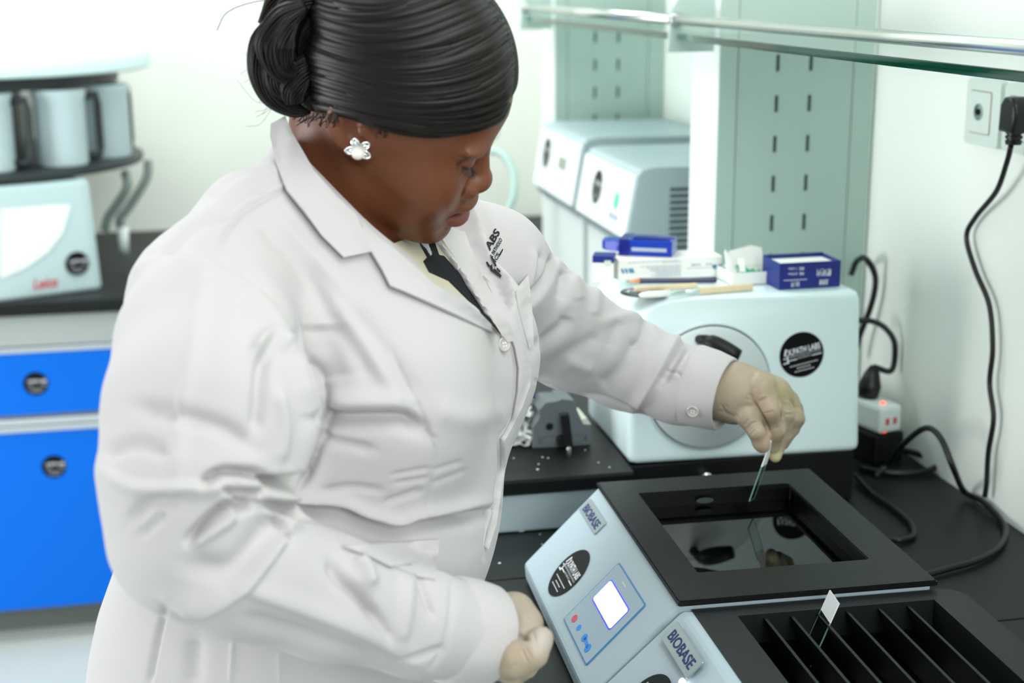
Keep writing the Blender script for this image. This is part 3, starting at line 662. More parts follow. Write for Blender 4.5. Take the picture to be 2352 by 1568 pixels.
# ------------------------------------------------------------------ carousel tissue processor on the far bench
def processor():
    cx, cy = -.60, 3.74
    t = thing('tissue_processor', (cx, cy, ZB), 'blurred white carousel machine with dark-handled jars on the far bench', 'tissue processor')
    f0, f1 = onz(0, 693, ZB+.001), onz(240, 662, ZB+.001)
    zt_ = ony(217, 412, f1[1])[2]; 
    def foot(s, dz): 
        a, c = np.array(f0[:2]), np.array(f1[:2]); d = (c-a)/np.linalg.norm(c-a); n = np.array([-d[1], d[0]])
        L = a-d*.45; return [tuple(L), tuple(c-d*.02*s-d*.012), tuple(c-d*.012*s+n*.012), tuple(c+n*(.30)-d*.05), tuple(L+n*.34)]
    lo, hi = foot(0, 0), foot(1, 0)
    b = NB(); A = [b.verts.new((x, y, ZB+.001)) for x, y in lo]; H = [b.verts.new((x, y, zt_)) for x, y in hi]; n = len(A)
    b.faces.new(A[::-1]); b.faces.new(H); [b.faces.new((A[i], A[(i+1) % n], H[(i+1) % n], H[i])) for i in range(n)]
    bmesh.ops.bevel(b, geom=list(b.edges), offset=.006, segments=2, affect='EDGES')
    bm2obj('base', b, M_pbase, t)
    a, c = f0.copy(), f1.copy(); d = (c-a)/np.linalg.norm(c-a)
    fr = Fr(a+np.array([d[1], -d[0], 0])*.0015, d, (0, 0, 1))
    def onf(px, py): P = onplane(px, py, fr.o, fr.z); return fr(np.dot(P-fr.o, fr.x), np.dot(P-fr.o, fr.y))
    sticker(t, Fr(np.array(onf(177, 605))+fr.z*.001, fr.x, fr.y), .028, detail=False)
    b = NB(); text_bm(b, 'Leica', Fr(np.array(onf(103, 660))+fr.z*.001, fr.x, fr.y), .034, width=.056, bold=.02, shear=.3); bm2obj('lettering', b, M_redlogo, t)
    # glossy swoosh panel
    pts = [onf(0, 640), onf(60, 615), onf(110, 580), onf(145, 535), onf(163, 470), onf(120, 470), onf(0, 480)]
    b = NB(); vs = [b.verts.new(p+Vector(fr.z*.0008)) for p in pts]; b.faces.new(vs); bm2obj('keypad', b, M_panelw, t)
    # lower tray and upper ring
    R = .405
    zr = ony(200, 405, cy-R)[2]; zu = ony(200, 200, cy-R*.93)[2]
    fz = Fr((cx, cy, 0), (1, 0, 0), (0, 1, 0))
    b = NB(); lathe(b, [(R-.03, zr-.012), (R-.004, zr-.012), (R, zr-.008), (R, zr+.004), (R-.006, zr+.008), (R-.16, zr+.008), (0, zr+.008)], fz, 80); bm2obj('tray', b, M_tray, t, True, angle=40)
    b = NB(); lathe(b, [(R*.5, zu-.01), (R*.88, zu-.01), (R*.88, zu+.02), (R*.5, zu+.02)], fz, 80); bm2obj('jar_ring', b, M_tray, t, True, angle=40)
    b = NB(); lathe(b, [(.12, zr), (.12, zu+.02), (0, zu+.02)], fz, 40); bm2obj('column', b, M_tray, t, True, angle=40)
    # lid
    ze = ony(200, 180, cy-.42)[2]; zl = ony(200, 135, cy-.42)[2]
    b = NB(); lathe(b, [(.43, ze), (.437, ze+.004), (.437, zl-.01), (.43, zl), (.36, zl+.012), (0, zl+.03)], fz, 80); bm2obj('lid', b, M_plid, t, True, angle=40)
    hub = NB(); lathe(hub, [(.06, ze), (.05, zu)], fz, 24); bm2obj('hub', hub, M_tray, t, True)
    jars = []; rj = .058; Rc = R-.068
    for th in np.arange(0, 360, 30):
        a_ = math.radians(th-76); c = np.array([cx+Rc*math.cos(a_), cy+Rc*math.sin(a_), 0]); 
        pj_ = projn(np.array([c[0], c[1], 1.2]))
        if math.sin(a_) > .15 or pj_[0] < -90: continue
        fj = Fr(c, (-math.sin(a_), math.cos(a_), 0), (-math.cos(a_), -math.sin(a_), 0)); fj = Fr(c, (math.sin(a_), -math.cos(a_), 0)[:2]+(0,), (0, 1, 0)) if False else fj
        fj.z = np.array([0, 0, 1.])
        j = thing('reagent_jar', (c[0], c[1], zr+.009), 'pale reagent jar with dark handle on the carousel tray', 'jar', 'reagent jars on the carousel')
        jars.append((pj_[0], j)); b = NB(); lathe(b, [(rj*.94, zr+.0095), (rj, zr+.015), (rj, zu-.035), (rj*1.06, zu-.03), (rj*1.06, zu-.012), (0, zu-.012)], fj, 36); bm2obj('body', b, M_jar, j, True, angle=40)
        hx = rj+.026
        b = NB(); e = [fj(rj-.004, -.02, zu-.03), fj(hx, -.03, zu-.03), fj(hx+.004, -.03, zu-.05), fj(hx+.004, -.03, zr+.045), fj(hx, -.03, zr+.028), fj(rj-.006, -.02, zr+.026)]
        e = [np.array(v) for v in e]
        tube(b, e, .0095, 8); bm2obj('handle', b, M_tray, j, True)
    jars.sort(key=lambda q: -q[0])
    for k, (_, j) in enumerate(jars):
        j['label'] = ['rightmost pale reagent jar with dark handle on the carousel tray, above the grey hoses', 'second pale reagent jar from the right on the carousel tray, left of the rightmost jar', 'third pale reagent jar from the right on the carousel tray, cut by the photo edge', 'fourth pale reagent jar from the right on the carousel tray', 'fifth pale reagent jar from the right on the carousel tray'][min(k, 4)]
    for P, nm in (([ony(287, 395, 3.62), ony(292, 430, 3.6), ony(265, 475, 3.6), ony(248, 500, 3.6), ony(240, 530, 3.6)], 0), ([ony(340, 370, 3.72), ony(336, 410, 3.7), ony(300, 470, 3.68), ony(275, 505, 3.66), ony(282, 528, 3.66)], 1)):
        b = NB(); tube(b, P, .011, 10, smooth=6); bm2obj('hose', b, M_hose, t, True)
    b = NB(); tube(b, [ony(282, 520, 3.66), ony(284, 560, 3.66), ony(286, 585, 3.68)], [.014, .012, .012], 12); bm2obj('hose_fitting', b, M_pwhite, t, True)
processor()
# ------------------------------------------------------------------ tissue bath and slide drying rack
TH = -.028
UX = np.array([math.cos(TH), math.sin(TH), 0]); UY = np.array([-math.sin(TH), math.cos(TH), 0])
OB = np.array([.409, 1.212, .97])
FB = Fr(OB, UX, UY)                # x toward the wall, y away, z up; z=0 is the bath frame's top
AS = math.sqrt(.5)
FP = Fr(FB(0, 0, -.006), UY, FB(-1, 0, -1)-FB(0, 0, 0))   # the sloping control panel: x away, y down the slope
if FP.z[2] < 0: FP.z = -FP.z
def body(parent, y0, y1, zt, x1, mat_, holes=None):
    zb_ = ZB-.97
    prof = [(0, zt), (-.0865, zt-.0865), (-.089, zt-.090), (-.0897, zt-.095), (-.0885, zb_+.006), (-.08, zb_+.002), (x1, zb_+.002), (x1, zt)]
    f = Fr(FB(0, 0, 0), FB.x, FB.z)      # z = -y
    b = NB(); prism(b, prof, -y1, -y0, f, .0015, 2)
    return bm2obj('housing', b, mat_, parent)
def ring(bm, W0, H0, inner, z0, z1, fr, bev=.0012):
    (a0, a1), (b0, b1) = W0, H0; (c0, c1), (d0, d1) = inner
    O = [(a0, b0), (a1, b0), (a1, b1), (a0, b1)]; I = [(c0, d0), (c1, d0), (c1, d1), (c0, d1)]
    vo = [[bm.verts.new(fr(x, y, z)) for x, y in O] for z in (z0, z1)]; vi = [[bm.verts.new(fr(x, y, z)) for x, y in I] for z in (z0, z1)]
    for i in range(4):
        j = (i+1) % 4
        bm.faces.new((vo[1][i], vo[1][j], vi[1][j], vi[1][i])); bm.faces.new((vo[0][j], vo[0][i], vi[0][i], vi[0][j]))
        bm.faces.new((vo[0][i], vo[0][j], vo[1][j], vo[1][i])); bm.faces.new((vi[0][j], vi[0][i], vi[1][i], vi[1][j]))
    if bev:
        bmesh.ops.bevel(bm, geom=[e for e in bm.edges if abs((e.verts[0].co-e.verts[1].co).normalized().z) < .5], offset=bev, segments=2, affect='EDGES')
def nameplate(parent, y0, y1, s0, s1):
    b = NB(); prism(b, rrect(y1-y0, s1-s0, .0015, 3, y0, s0), 0, .0016, FP, .0005); np_ = bm2obj('nameplate', b, M_plate, parent)
    g = Fr(FP((y0+y1)/2, (s0+s1)/2+.0056, .0017), -FP.x, -FP.y)
    b = NB(); text_bm(b, 'BIOBASE', g, .0145, width=(y1-y0)*.82, bold=.02, z=.0002); bm2obj('lettering', b, M_blueprint, np_)
bt = thing('water_bath', tuple(FB(.13, .17, ZB-.97)), 'white tissue water bath with black top frame and lit square screen', 'water bath')
IN = ((.038, .220), (.061, .2925))
# hollow body: wedge front + walls round the basin
f = Fr(FB(0, 0, 0), FB.x, FB.z); zb_ = ZB-.97
b = NB()
prof = [(.03, -.0065), (0, -.0065), (-.0865, -.093), (-.089, -.096), (-.0897, -.1), (-.0885, zb_+.006), (-.08, zb_+.002), (.03, zb_+.002)]
prism(b, prof, -.336, -.002, f)
box(b, (.03, .002, zb_+.002), (.26, .05, -.0065), 0, FB); box(b, (.03, .30, zb_+.002), (.26, .336, -.0065), 0, FB); box(b, (.228, .05, zb_+.002), (.26, .30, -.0065), 0, FB)
bm2obj('housing', b, M_bathw, bt)
b = NB(); ring(b, (-.0015, .2655), (-.003, .3395), IN, -.0062, 0, FB); bm2obj('top_frame', b, M_bathb, bt)
b = NB()   # basin: four walls and a floor, seen from inside
(c0, c1), (d0, d1) = IN; e = .004; zf = -.108
for q in (((c0-e, d0), (c0-e, d1)), ((c0-e, d1+e), (c1+e, d1+e)), ((c1+e, d1), (c1+e, d0)), ((c1+e, d0-e), (c0-e, d0-e))):
    (x0_, y0_), (x1_, y1_) = q; vs = [b.verts.new(FB(x, y, z)) for x, y, z in ((x0_, y0_, -.006), (x1_, y1_, -.006), (x1_, y1_, zf), (x0_, y0_, zf))]; b.faces.new(vs)
vs = [b.verts.new(FB(x, y, zf)) for x, y in ((c0-e, d0-e), (c1+e, d0-e), (c1+e, d1+e), (c0-e, d1+e))]; b.faces.new(vs)
bm2obj('basin', b, M_inner, bt)
b = NB(); prism(b, [(c0-.0035, d0-.0035), (c1+.0035, d0-.0035), (c1+.0035, d1+.0035), (c0-.0035, d1+.0035)], -.106, .9490-.97, FB); bm2obj('water', b, M_water, bt)
pw = ony(1641, 1187, OB[1]+.29); b = NB(); prism(b, circ(.0105, 20, .118, -.014, .0035), -.2922, -.2915, Fr(FB(0, 0, 0), FB.x, FB.z)); bm2obj('glue_mark', b, M_slot, bt)
nameplate(bt, .2495, .3295, .0160, .0342)
sticker(bt, Fr(FP(.2288, .0832, .0003), -FP.x, -FP.y), .032)
b = NB(); prism(b, rrect(.1085, .0862, .003, 4, .0478, .0272), 0, .0010, FP); kb = bm2obj('keypad', b, M_ctrlb, bt)
b = NB(); prism(b, rrect(.1055, .0832, .002, 4, .0493, .0287), .0010, .0013, FP); bm2obj('keypad_film', b, M_ctrl, kb)
b = NB(); prism(b, rrect(.078, .0305, .004, 5, .0625, .0437), .0013, .0016, FP); sc = bm2obj('screen', b, M_scrb, bt)
b = NB(); prism(b, rrect(.0745, .027, .003, 5, .0642, .0454), .0016, .0019, FP); bm2obj('lit_face', b, M_scr, sc)
for (y, s, ry, m_) in ((.1371, .1013, .0045, M_red), (.1151, .1015, .0035, M_bluek)):
    b = NB(); prism(b, circ(ry*1.3, 24, y, s, ry), .0013, .0017, FP); bm2obj('key', b, m_, kb)
b = NB(); prism(b, circ(.0055, 20, .0905, .101, .0045), .0013, .0017, FP); prism(b, circ(.0055, 20, .0695, .103, .005), .0013, .0017, FP)
prism(b, [(.09, .0985), (.07, .1005), (.07, .1045), (.09, .103)], .0013, .0017, FP); bm2obj('key', b, M_bluek, kb)
b = NB(); box(b, (.105, .0345, .0013), (.118, .0362, .0017), 0, FP); bm2obj('print', b, M_label, kb)
# drying rack
ZD = -.010
rk = thing('drying_rack', tuple(FB(.13, -.16, ZB-.97)), 'white slide drying rack with black slotted top, nearest the viewer', 'slide drying rack')
b = NB()
prof = [(.045, ZD-.004), (.004, ZD-.001), (0, ZD-.003), (-.0825, -.0895), (-.089, -.096), (-.0897, -.1), (-.0885, zb_+.006), (-.08, zb_+.002), (.045, zb_+.002)]
prism(b, prof, .0042, .345, f)
box(b, (.045, -.345, zb_+.002), (.27, -.0042, zb_+.05), 0, FB); bm2obj('housing', b, M_bathw, rk)
pr = [(.0125, .0035), (.0125, -.34), (.272, -.34)] ; c = (.268, -.0228)
cor = [(c[0]+.021*math.cos(a), c[1]+.021*math.sin(a)) for a in np.linspace(0, PI/2, 9)]
IN2 = ((.051, .252), (-.30, -.024))
b = NB()
O = [(.0125, -.34), (.289, -.34), (.289, -.0175), (.268, -.0018), (.0125, -.0018)]
# top plate as frame strips with one rounded corner
outer = [(.0125, -.0018), (.0125, -.34), (.289, -.34)]+cor
inner = [(IN2[0][0], IN2[1][1]), (IN2[0][0], IN2[1][0]), (IN2[0][1], IN2[1][0]), (IN2[0][1], IN2[1][1])]
for z in (ZD, ZD-.03):
    vo = [b.verts.new(FB(x, y, z)) for x, y in outer]; vi = [b.verts.new(FB(x, y, z)) for x, y in inner]
    b.faces.new((vo[0], vo[1], vi[1], vi[0])); b.faces.new((vo[1], vo[2], vi[2], vi[1]))
    b.faces.new([vo[2]]+vo[3:8]+[vi[3], vi[2]]); b.faces.new(vo[7:]+[vo[0], vi[0], vi[3]])
    if z == ZD: top = (vo, vi)
    else:
        for A, B in ((top[0], vo), (top[1], vi)):
            for i in range(len(A)): b.faces.new((A[i], A[(i+1) % len(A)], B[(i+1) % len(A)], B[i]))
bm2obj('top_plate', b, M_rackb, rk)
b = NB(); box(b, (IN2[0][0]-.004, IN2[1][0]-.004, -.062), (IN2[0][1]+.004, IN2[1][1]+.004, -.058), 0, FB)
for (x0_, x1_, y0_, y1_) in ((IN2[0][0]-.004, IN2[0][0], IN2[1][0], IN2[1][1]), (IN2[0][1], IN2[0][1]+.004, IN2[1][0], IN2[1][1]), (IN2[0][0]-.004, IN2[0][1]+.004, IN2[1][1], IN2[1][1]+.004)): box(b, (x0_, y0_, -.06), (x1_, y1_, ZD-.03), 0, FB)
bm2obj('well', b, M_inner, rk)
wI = IN2[0][1]-IN2[0][0]
for fx in (.138, .27, .405, .55, .715, .865):
    x = IN2[0][0]+wI*fx
    b = NB(); prism(b, [(x-.0015, ZD-.004), (x+.0015, ZD-.004), (x+.016, -.056), (x+.013, -.056)], -IN2[1][1]+.0002, -IN2[1][0]-.0002, f, .0004); bm2obj('divider', b, M_rackb, rk)
b = NB(); prism(b, rrect(.085, .0225, .002, 3, -.105, .0095), 0, .0016, FP, .0005); np_ = bm2obj('nameplate', b, M_plate, rk)
b = NB(); text_bm(b, 'BIOBASE', Fr(FP(-.0625, .026, .0017), -FP.x, -FP.y), .0155, width=.068, bold=.02, z=.0002); bm2obj('lettering', b, M_blueprint, np_)
b = NB(); prism(b, circ(.0028, 20, -.103, .0365), 0, .003, FP); bm2obj('indicator_lamp', b, M_led, rk)
sticker(rk, Fr(FP(-.083, .0775, .0003), -FP.x, -FP.y), .032)
# glass slides
def slide(p_top, p_bot, wdir, name, label, white):
    d = p_bot-p_top; L = .076; d /= np.linalg.norm(d); wd = wdir-d*np.dot(wdir, d)
    g = Fr(p_top, wd, d)
    t = thing(name, tuple(np.asarray(p_top)+d*L), label, 'glass slide')
    b = NB(); box(b, (-.0125, 0, -.0005), (.0125, L, .0005), 0, g); gl = bm2obj('glass', b, M_slide, t)
    b = NB(); box(b, (-.0126, 0, -.0006), (.0126, white, .0006), 0, g); bm2obj('frosted_end', b, M_slidew, t)
    b = NB()
    for s in (-1, 1): box(b, (s*.0125-.0004, white, -.0006), (s*.0125+.0004, L, .0006), 0, g)
    box(b, (-.0125, L-.0005, -.0006), (.0125, L+.0003, .0006), 0, g); bm2obj('ground_edge', b, M_slidee, t)
    return g
s_top = ony(1776, 1008, 1.472); s_bot = ony(1719, 1168, 1.472)
s_dir = (s_bot-s_top)/np.linalg.norm(s_bot-s_top)
GS = slide(s_top, s_bot, np.array([.60, .80, 0.]), 'microscope_slide', 'glass slide with white end pinched in the gloved fingers above the bath', .033)
pt = FB(.128, -.043, ZD+.0305); pb_ = FB(.1115, -.0475, ZD-.05)
slide(ony(1917, 1370, 1.166), ony(1871, 1472, 1.172), -UY, 'microscope_slide', 'glass slide with white end standing in the slotted drying rack', .022)
# ------------------------------------------------------------------ soft bodies: implicit shapes meshed with surface nets
class Field:
    def __init__(s, lo, hi, h):
        s.lo = np.asarray(lo, float); s.h = h; s.n = np.ceil((np.asarray(hi)-s.lo)/h).astype(int)+1
        s.d = np.full(s.n, 1., np.float32)
    def sub(s, lo, hi):
        a = np.clip(np.floor((np.asarray(lo)-s.lo)/s.h).astype(int), 0, s.n); b = np.clip(np.ceil((np.asarray(hi)-s.lo)/s.h).astype(int)+1, 0, s.n)
        sl = tuple(slice(i, j) for i, j in zip(a, b))
        ax = [s.lo[k]+s.h*np.arange(a[k], b[k], dtype=np.float32) for k in range(3)]
        return sl, np.stack(np.meshgrid(*ax, indexing='ij'), -1).astype(np.float32)
    def mix(s, sl, d, k, op='u'):
        a = s.d[sl]
        if op == 'u':
            if k > 0: h = np.clip(.5+.5*(a-d)/k, 0, 1); s.d[sl] = a*(1-h)+d*h-k*h*(1-h)
            else: s.d[sl] = np.minimum(a, d)
        elif op == 's':   # subtract
            if k > 0: h = np.clip(.5-.5*(a+d)/k, 0, 1); s.d[sl] = a*(1-h)-d*h+k*h*(1-h)
            else: s.d[sl] = np.maximum(a, -d)
        elif op == 'i': s.d[sl] = np.maximum(a, d)
    def cone(s, a, b, r1, r2, k=.02, op='u'):
        a, b = np.asarray(a, float), np.asarray(b, float); m = max(r1, r2)+k*1.5+3*s.h
        sl, P = s.sub(np.minimum(a, b)-m, np.maximum(a, b)+m)
        v = (b-a).astype(np.float32); t = np.clip(((P-a.astype(np.float32))@v)/float(v@v), 0, 1)
        d = np.linalg.norm(P-(a.astype(np.float32)+t[..., None]*v), axis=-1)-(r1+t*(r2-r1)); s.mix(sl, d, k, op)
    def chain(s, pts, rad, k=.02, op='u'):
        for i in range(len(pts)-1): s.cone(pts[i], pts[i+1], rad[i], rad[i+1], k if i == 0 else min(k, .012), op)
    def ell(s, c, r, k=.02, op='u', M=None):
        c = np.asarray(c, float); r = np.asarray(r, float); m = max(r)+k*1.5+3*s.h
        sl, P = s.sub(c-m, c+m); q = (P-c.astype(np.float32))
        if M is not None: q = q@np.asarray(M, np.float32)
        k0 = np.linalg.norm(q/r, axis=-1); k1 = np.linalg.norm(q/(r*r), axis=-1)+1e-9; s.mix(sl, (k0*(k0-1)/k1).astype(np.float32), k, op)
    def fn(s, lo, hi, f, k=.02, op='u'):
        sl, P = s.sub(lo, hi); s.mix(sl, f(P).astype(np.float32), k, op)
    def nets(s):
        D = s.d; neg = D < 0; n = D.shape
        c = np.zeros(tuple(x-1 for x in n), np.int8)
        offs = [(i, j, k) for i in (0, 1) for j in (0, 1) for k in (0, 1)]
        for i, j, k in offs: c += neg[i:n[0]-1+i, j:n[1]-1+j, k:n[2]-1+k]
        act = (c > 0) & (c < 8); idx = np.full(act.shape, -1, np.int64); I = np.argwhere(act); idx[act] = np.arange(len(I))
        acc = np.zeros((len(I), 3)); cnt = np.zeros(len(I))
        val = {o: D[I[:, 0]+o[0], I[:, 1]+o[1], I[:, 2]+o[2]].astype(float) for o in offs}
        for ax in range(3):
            for o in offs:
                if o[ax]: continue
                p = list(o); p[ax] = 1; p = tuple(p); A, B = val[o], val[p]; m = (A < 0) != (B < 0)
                t = np.where(m, A/(A-B+1e-20), 0); q = np.tile(np.array(o, float), (len(I), 1)); q[:, ax] = t
                acc[m] += q[m]; cnt[m] += 1
        V = s.lo+s.h*(I+acc/cnt[:, None])
        Q = []
        for ax in range(3):
            sh = [slice(None)]*3; sh2 = [slice(None)]*3; sh[ax] = slice(0, -1); sh2[ax] = slice(1, None)
            a, b_ = neg[tuple(sh)], neg[tuple(sh2)]; E = np.argwhere(a != b_)
            u, v = (ax+1) % 3, (ax+2) % 3
            E = E[(E[:, u] > 0) & (E[:, v] > 0) & (E[:, u] < n[u]-1) & (E[:, v] < n[v]-1)]
            f = []
            for du, dv in ((-1, -1), (0, -1), (0, 0), (-1, 0)):
                e = E.copy(); e[:, u] += du; e[:, v] += dv; f.append(idx[e[:, 0], e[:, 1], e[:, 2]])
            f = np.stack(f, 1); inside = a[E[:, 0], E[:, 1], E[:, 2]]
            f[~inside] = f[~inside][:, ::-1]; Q.append(f)
        Q = np.concatenate(Q); Q = Q[(Q >= 0).all(1)]
        return V, Q
def vnormals(V, Q):
    n = np.cross(V[Q[:, 2]]-V[Q[:, 0]], V[Q[:, 3]]-V[Q[:, 1]]); N = np.zeros_like(V)
    for i in range(Q.shape[1]): np.add.at(N, Q[:, i], n)
    return N/(np.linalg.norm(N, axis=1, keepdims=True)+1e-12)
def vsmooth(V, Q, it=2, lam=.5, mask=None):
    E = np.concatenate([Q[:, [0, 1]], Q[:, [1, 2]], Q[:, [2, 3]], Q[:, [3, 0]]]); 
    for _ in range(it):
        S = np.zeros_like(V); c = np.zeros(len(V))
        for k in range(3): S[:, k] = np.bincount(E[:, 0], V[E[:, 1], k], len(V))+np.bincount(E[:, 1], V[E[:, 0], k], len(V))
        c = np.bincount(E[:, 0], minlength=len(V))+np.bincount(E[:, 1], minlength=len(V))
        L = S/c[:, None]-V; V = V+lam*(L if mask is None else L*mask[:, None])
    return V
def np2obj(name, V, Q, material, parent=None, smooth=True, keep_island=False):
    off = np.zeros(3); q = parent
    while q is not None: off += np.array(q.location); q = q.parent
    if parent is None: off = np.array([V[:, 0].mean(), V[:, 1].mean(), V[:, 2].min()])
    me = bpy.data.meshes.new(name); me.from_pydata((V-off).tolist(), [], Q.tolist()); me.update()
    if smooth: me.polygons.foreach_set('use_smooth', [True]*len(me.polygons))
    o = bpy.data.objects.new(name, me); COL.objects.link(o)
    for mm in (material if isinstance(material, (list, tuple)) else [material]): me.materials.append(mm)
    if parent is not None: o.parent = parent
    else: o.location = off
    return o
def polydist(XY, pts):
    """distance to a polyline, arc fraction, signed side"""
    pts = np.asarray(pts, float); best = np.full(len(XY), 1e9); tt = np.zeros(len(XY)); sd = np.zeros(len(XY))
    L = np.r_[0, np.cumsum(np.linalg.norm(np.diff(pts, axis=0), axis=1))]
    for i in range(len(pts)-1):
        a, v = pts[i], pts[i+1]-pts[i]; t = np.clip(((XY-a)@v)/(v@v), 0, 1); r = XY-(a+t[:, None]*v); d = np.hypot(r[:, 0], r[:, 1])
        m = d < best; best[m] = d[m]; tt[m] = (L[i]+t[m]*(L[i+1]-L[i]))/L[-1]; sd[m] = np.sign(v[0]*r[m, 1]-v[1]*r[m, 0])
    return best, tt, sd
def P(px, py, y): return ony(px, py, y)
# ------------------------------------------------------------------ the woman: coat
M_coat = mat('white_cotton_twill', 'b8b6b6', .85, spec=.25, bump=.08, bscale=900, sheen=.1)
FA = math.radians(-30); FX = np.array([math.cos(FA), math.sin(FA), 0]); FL = np.array([-math.sin(FA), math.cos(FA), 0])
CH = .004
G = Field((-.26, .82, .62), (.72, 1.76, 1.50), CH)
# torso: (z, centre x, centre y, front-back, lateral)
TS = np.array([(.60, .022, 1.29, .178, .205), (.80, .026, 1.29, .176, .202), (.90, .032, 1.285, .172, .200), (.95, .040, 1.285, .170, .198), (.99, .047, 1.28, .166, .196), (1.055, .070, 1.275, .164, .190),
      (1.10, .080, 1.27, .160, .186), (1.138, .086, 1.27, .158, .186), (1.20, .096, 1.27, .150, .186), (1.26, .100, 1.27, .140, .186), (1.30, .098, 1.27, .122, .176),
      (1.335, .096, 1.27, .098, .145), (1.37, .096, 1.275, .066, .09), (1.40, .10, 1.28, .03, .04)])
def torso(Pq):
    z = Pq[..., 2]; I = lambda k: np.interp(z, TS[:, 0], TS[:, k]).astype(np.float32)
    x, y = Pq[..., 0]-I(1), Pq[..., 1]-I(2); u = x*FX[0]+y*FX[1]; v = x*FL[0]+y*FL[1]; a, b = I(3), I(4); n = 2.3
    r = ((np.abs(u)/a)**n+(np.abs(v)/b)**n)**(1/n); return (r-1)*np.minimum(a, b)*.92
G.fn((-.26, .95, .62), (.45, 1.6, 1.40), torso, 0)
def TF(z, u, v):
    c = [np.interp(z, TS[:, 0], TS[:, k]) for k in (1, 2)]; return np.array([c[0], c[1], z])+FX*u+FL*v
G.ell(TF(1.21, .080, -.085), (.08, .08, .08), .05); G.ell(TF(1.205, .082, .08), (.078, .078, .078), .05)
G.ell(TF(1.04, .035, 0), (.115, .14, .085), .06)
# neck and shoulders
G.chain([P(850, 560, 1.24), P(765, 360, 1.27)], [.085, .052], .045)
RS = P(492, 700, 1.13)
G.chain([P(760, 480, 1.25), P(600, 545, 1.19), RS], [.048, .056, .064], .045)
RA = [RS, P(480, 800, 1.06), P(486, 950, 1.0), P(452, 1085, .975), P(452, 1220, .965)]
G.chain(RA[:2], [.064, .069], .02); G.chain(RA[1:], [.069, .077, .068, .058], .006)
RFo = [P(452, 1220, .965), P(560, 1298, .965), P(760, 1372, .98), P(960, 1430, 1.005), P(1122, 1462, 1.03)]
G.chain(RFo, [.058, .051, .045, .0405, .0375], .02)
# left arm reaching over the bath
G.chain([P(800, 470, 1.30), P(1000, 545, 1.40), P(1120, 615, 1.43)], [.040, .052, .060], .045)
LA = [P(1120, 615, 1.43), P(1200, 700, 1.49), P(1310, 775, 1.55), P(1440, 835, 1.57), P(1560, 882, 1.54), P(1672, 908, 1.50)]
G.chain(LA, [.060, .062, .060, .054, .046, .0405], .025)
def cuff(a, b, r):   # flat end and hollow mouth
    d = (b-a)/np.linalg.norm(b-a); d32 = d.astype(np.float32)
    def f(Pq): q = Pq-b.astype(np.float32); pl = q@d32; rad = np.linalg.norm(q-pl[..., None]*d32, axis=-1); return np.where((rad < .062) & (pl > -.02), pl, -1.)
    G.fn(b-.075, b+.075, f, 0, 'i'); G.cone(b-d*.03, b+d*.03, r, r, .004, 's'); return d
dR = cuff(RFo[-2], P(1112, 1460, 1.03), .030); dL = cuff(LA[-2], P(1655, 903, 1.504), .032)
# collar rim: slanted cut across the neck, then the hollow inside it
c0, c1, c2 = P(652, 264, 1.30), P(740, 418, 1.185), P(915, 575, 1.165)
nr = np.cross(c1-c0, c2-c0); nr /= np.linalg.norm(nr)
if nr[2] < 0: nr = -nr
cm = np.array([.13, 1.25, 1.38])
def rim(Pq): q = Pq-c0.astype(np.float32); pl = q@nr.astype(np.float32); rad = np.linalg.norm(Pq-cm.astype(np.float32), axis=-1); return np.where(rad < .17, pl, -1.)
G.fn(cm-.2, cm+.2, rim, 0, 'i')
G.chain([P(850, 530, 1.235), P(775, 380, 1.265), P(750, 200, 1.28)], [.050, .0465, .0465], .008, 's')
CV, CQ = G.nets()
CV = vsmooth(CV, CQ, 4, .5)
# --- one level of refinement so folds are crisp (Catmull-Clark through the modifier)
def refine(V, Q):
    me = bpy.data.meshes.new('r'); me.from_pydata(V.tolist(), [], Q.tolist()); o = bpy.data.objects.new('r', me); COL.objects.link(o)
    md = o.modifiers.new('s', 'SUBSURF'); md.levels = 1; dg = bpy.context.evaluated_depsgraph_get(); m2 = o.evaluated_get(dg).to_mesh()
    V2 = np.empty(len(m2.vertices)*3); m2.vertices.foreach_get('co', V2); Q2 = np.empty(len(m2.polygons)*4, np.int64); m2.polygons.foreach_get('vertices', Q2)
    o.evaluated_get(dg).to_mesh_clear(); bpy.data.objects.remove(o); bpy.data.meshes.remove(me)
    return V2.reshape(-1, 3), Q2.reshape(-1, 4)
CV, CQ = refine(CV, CQ)
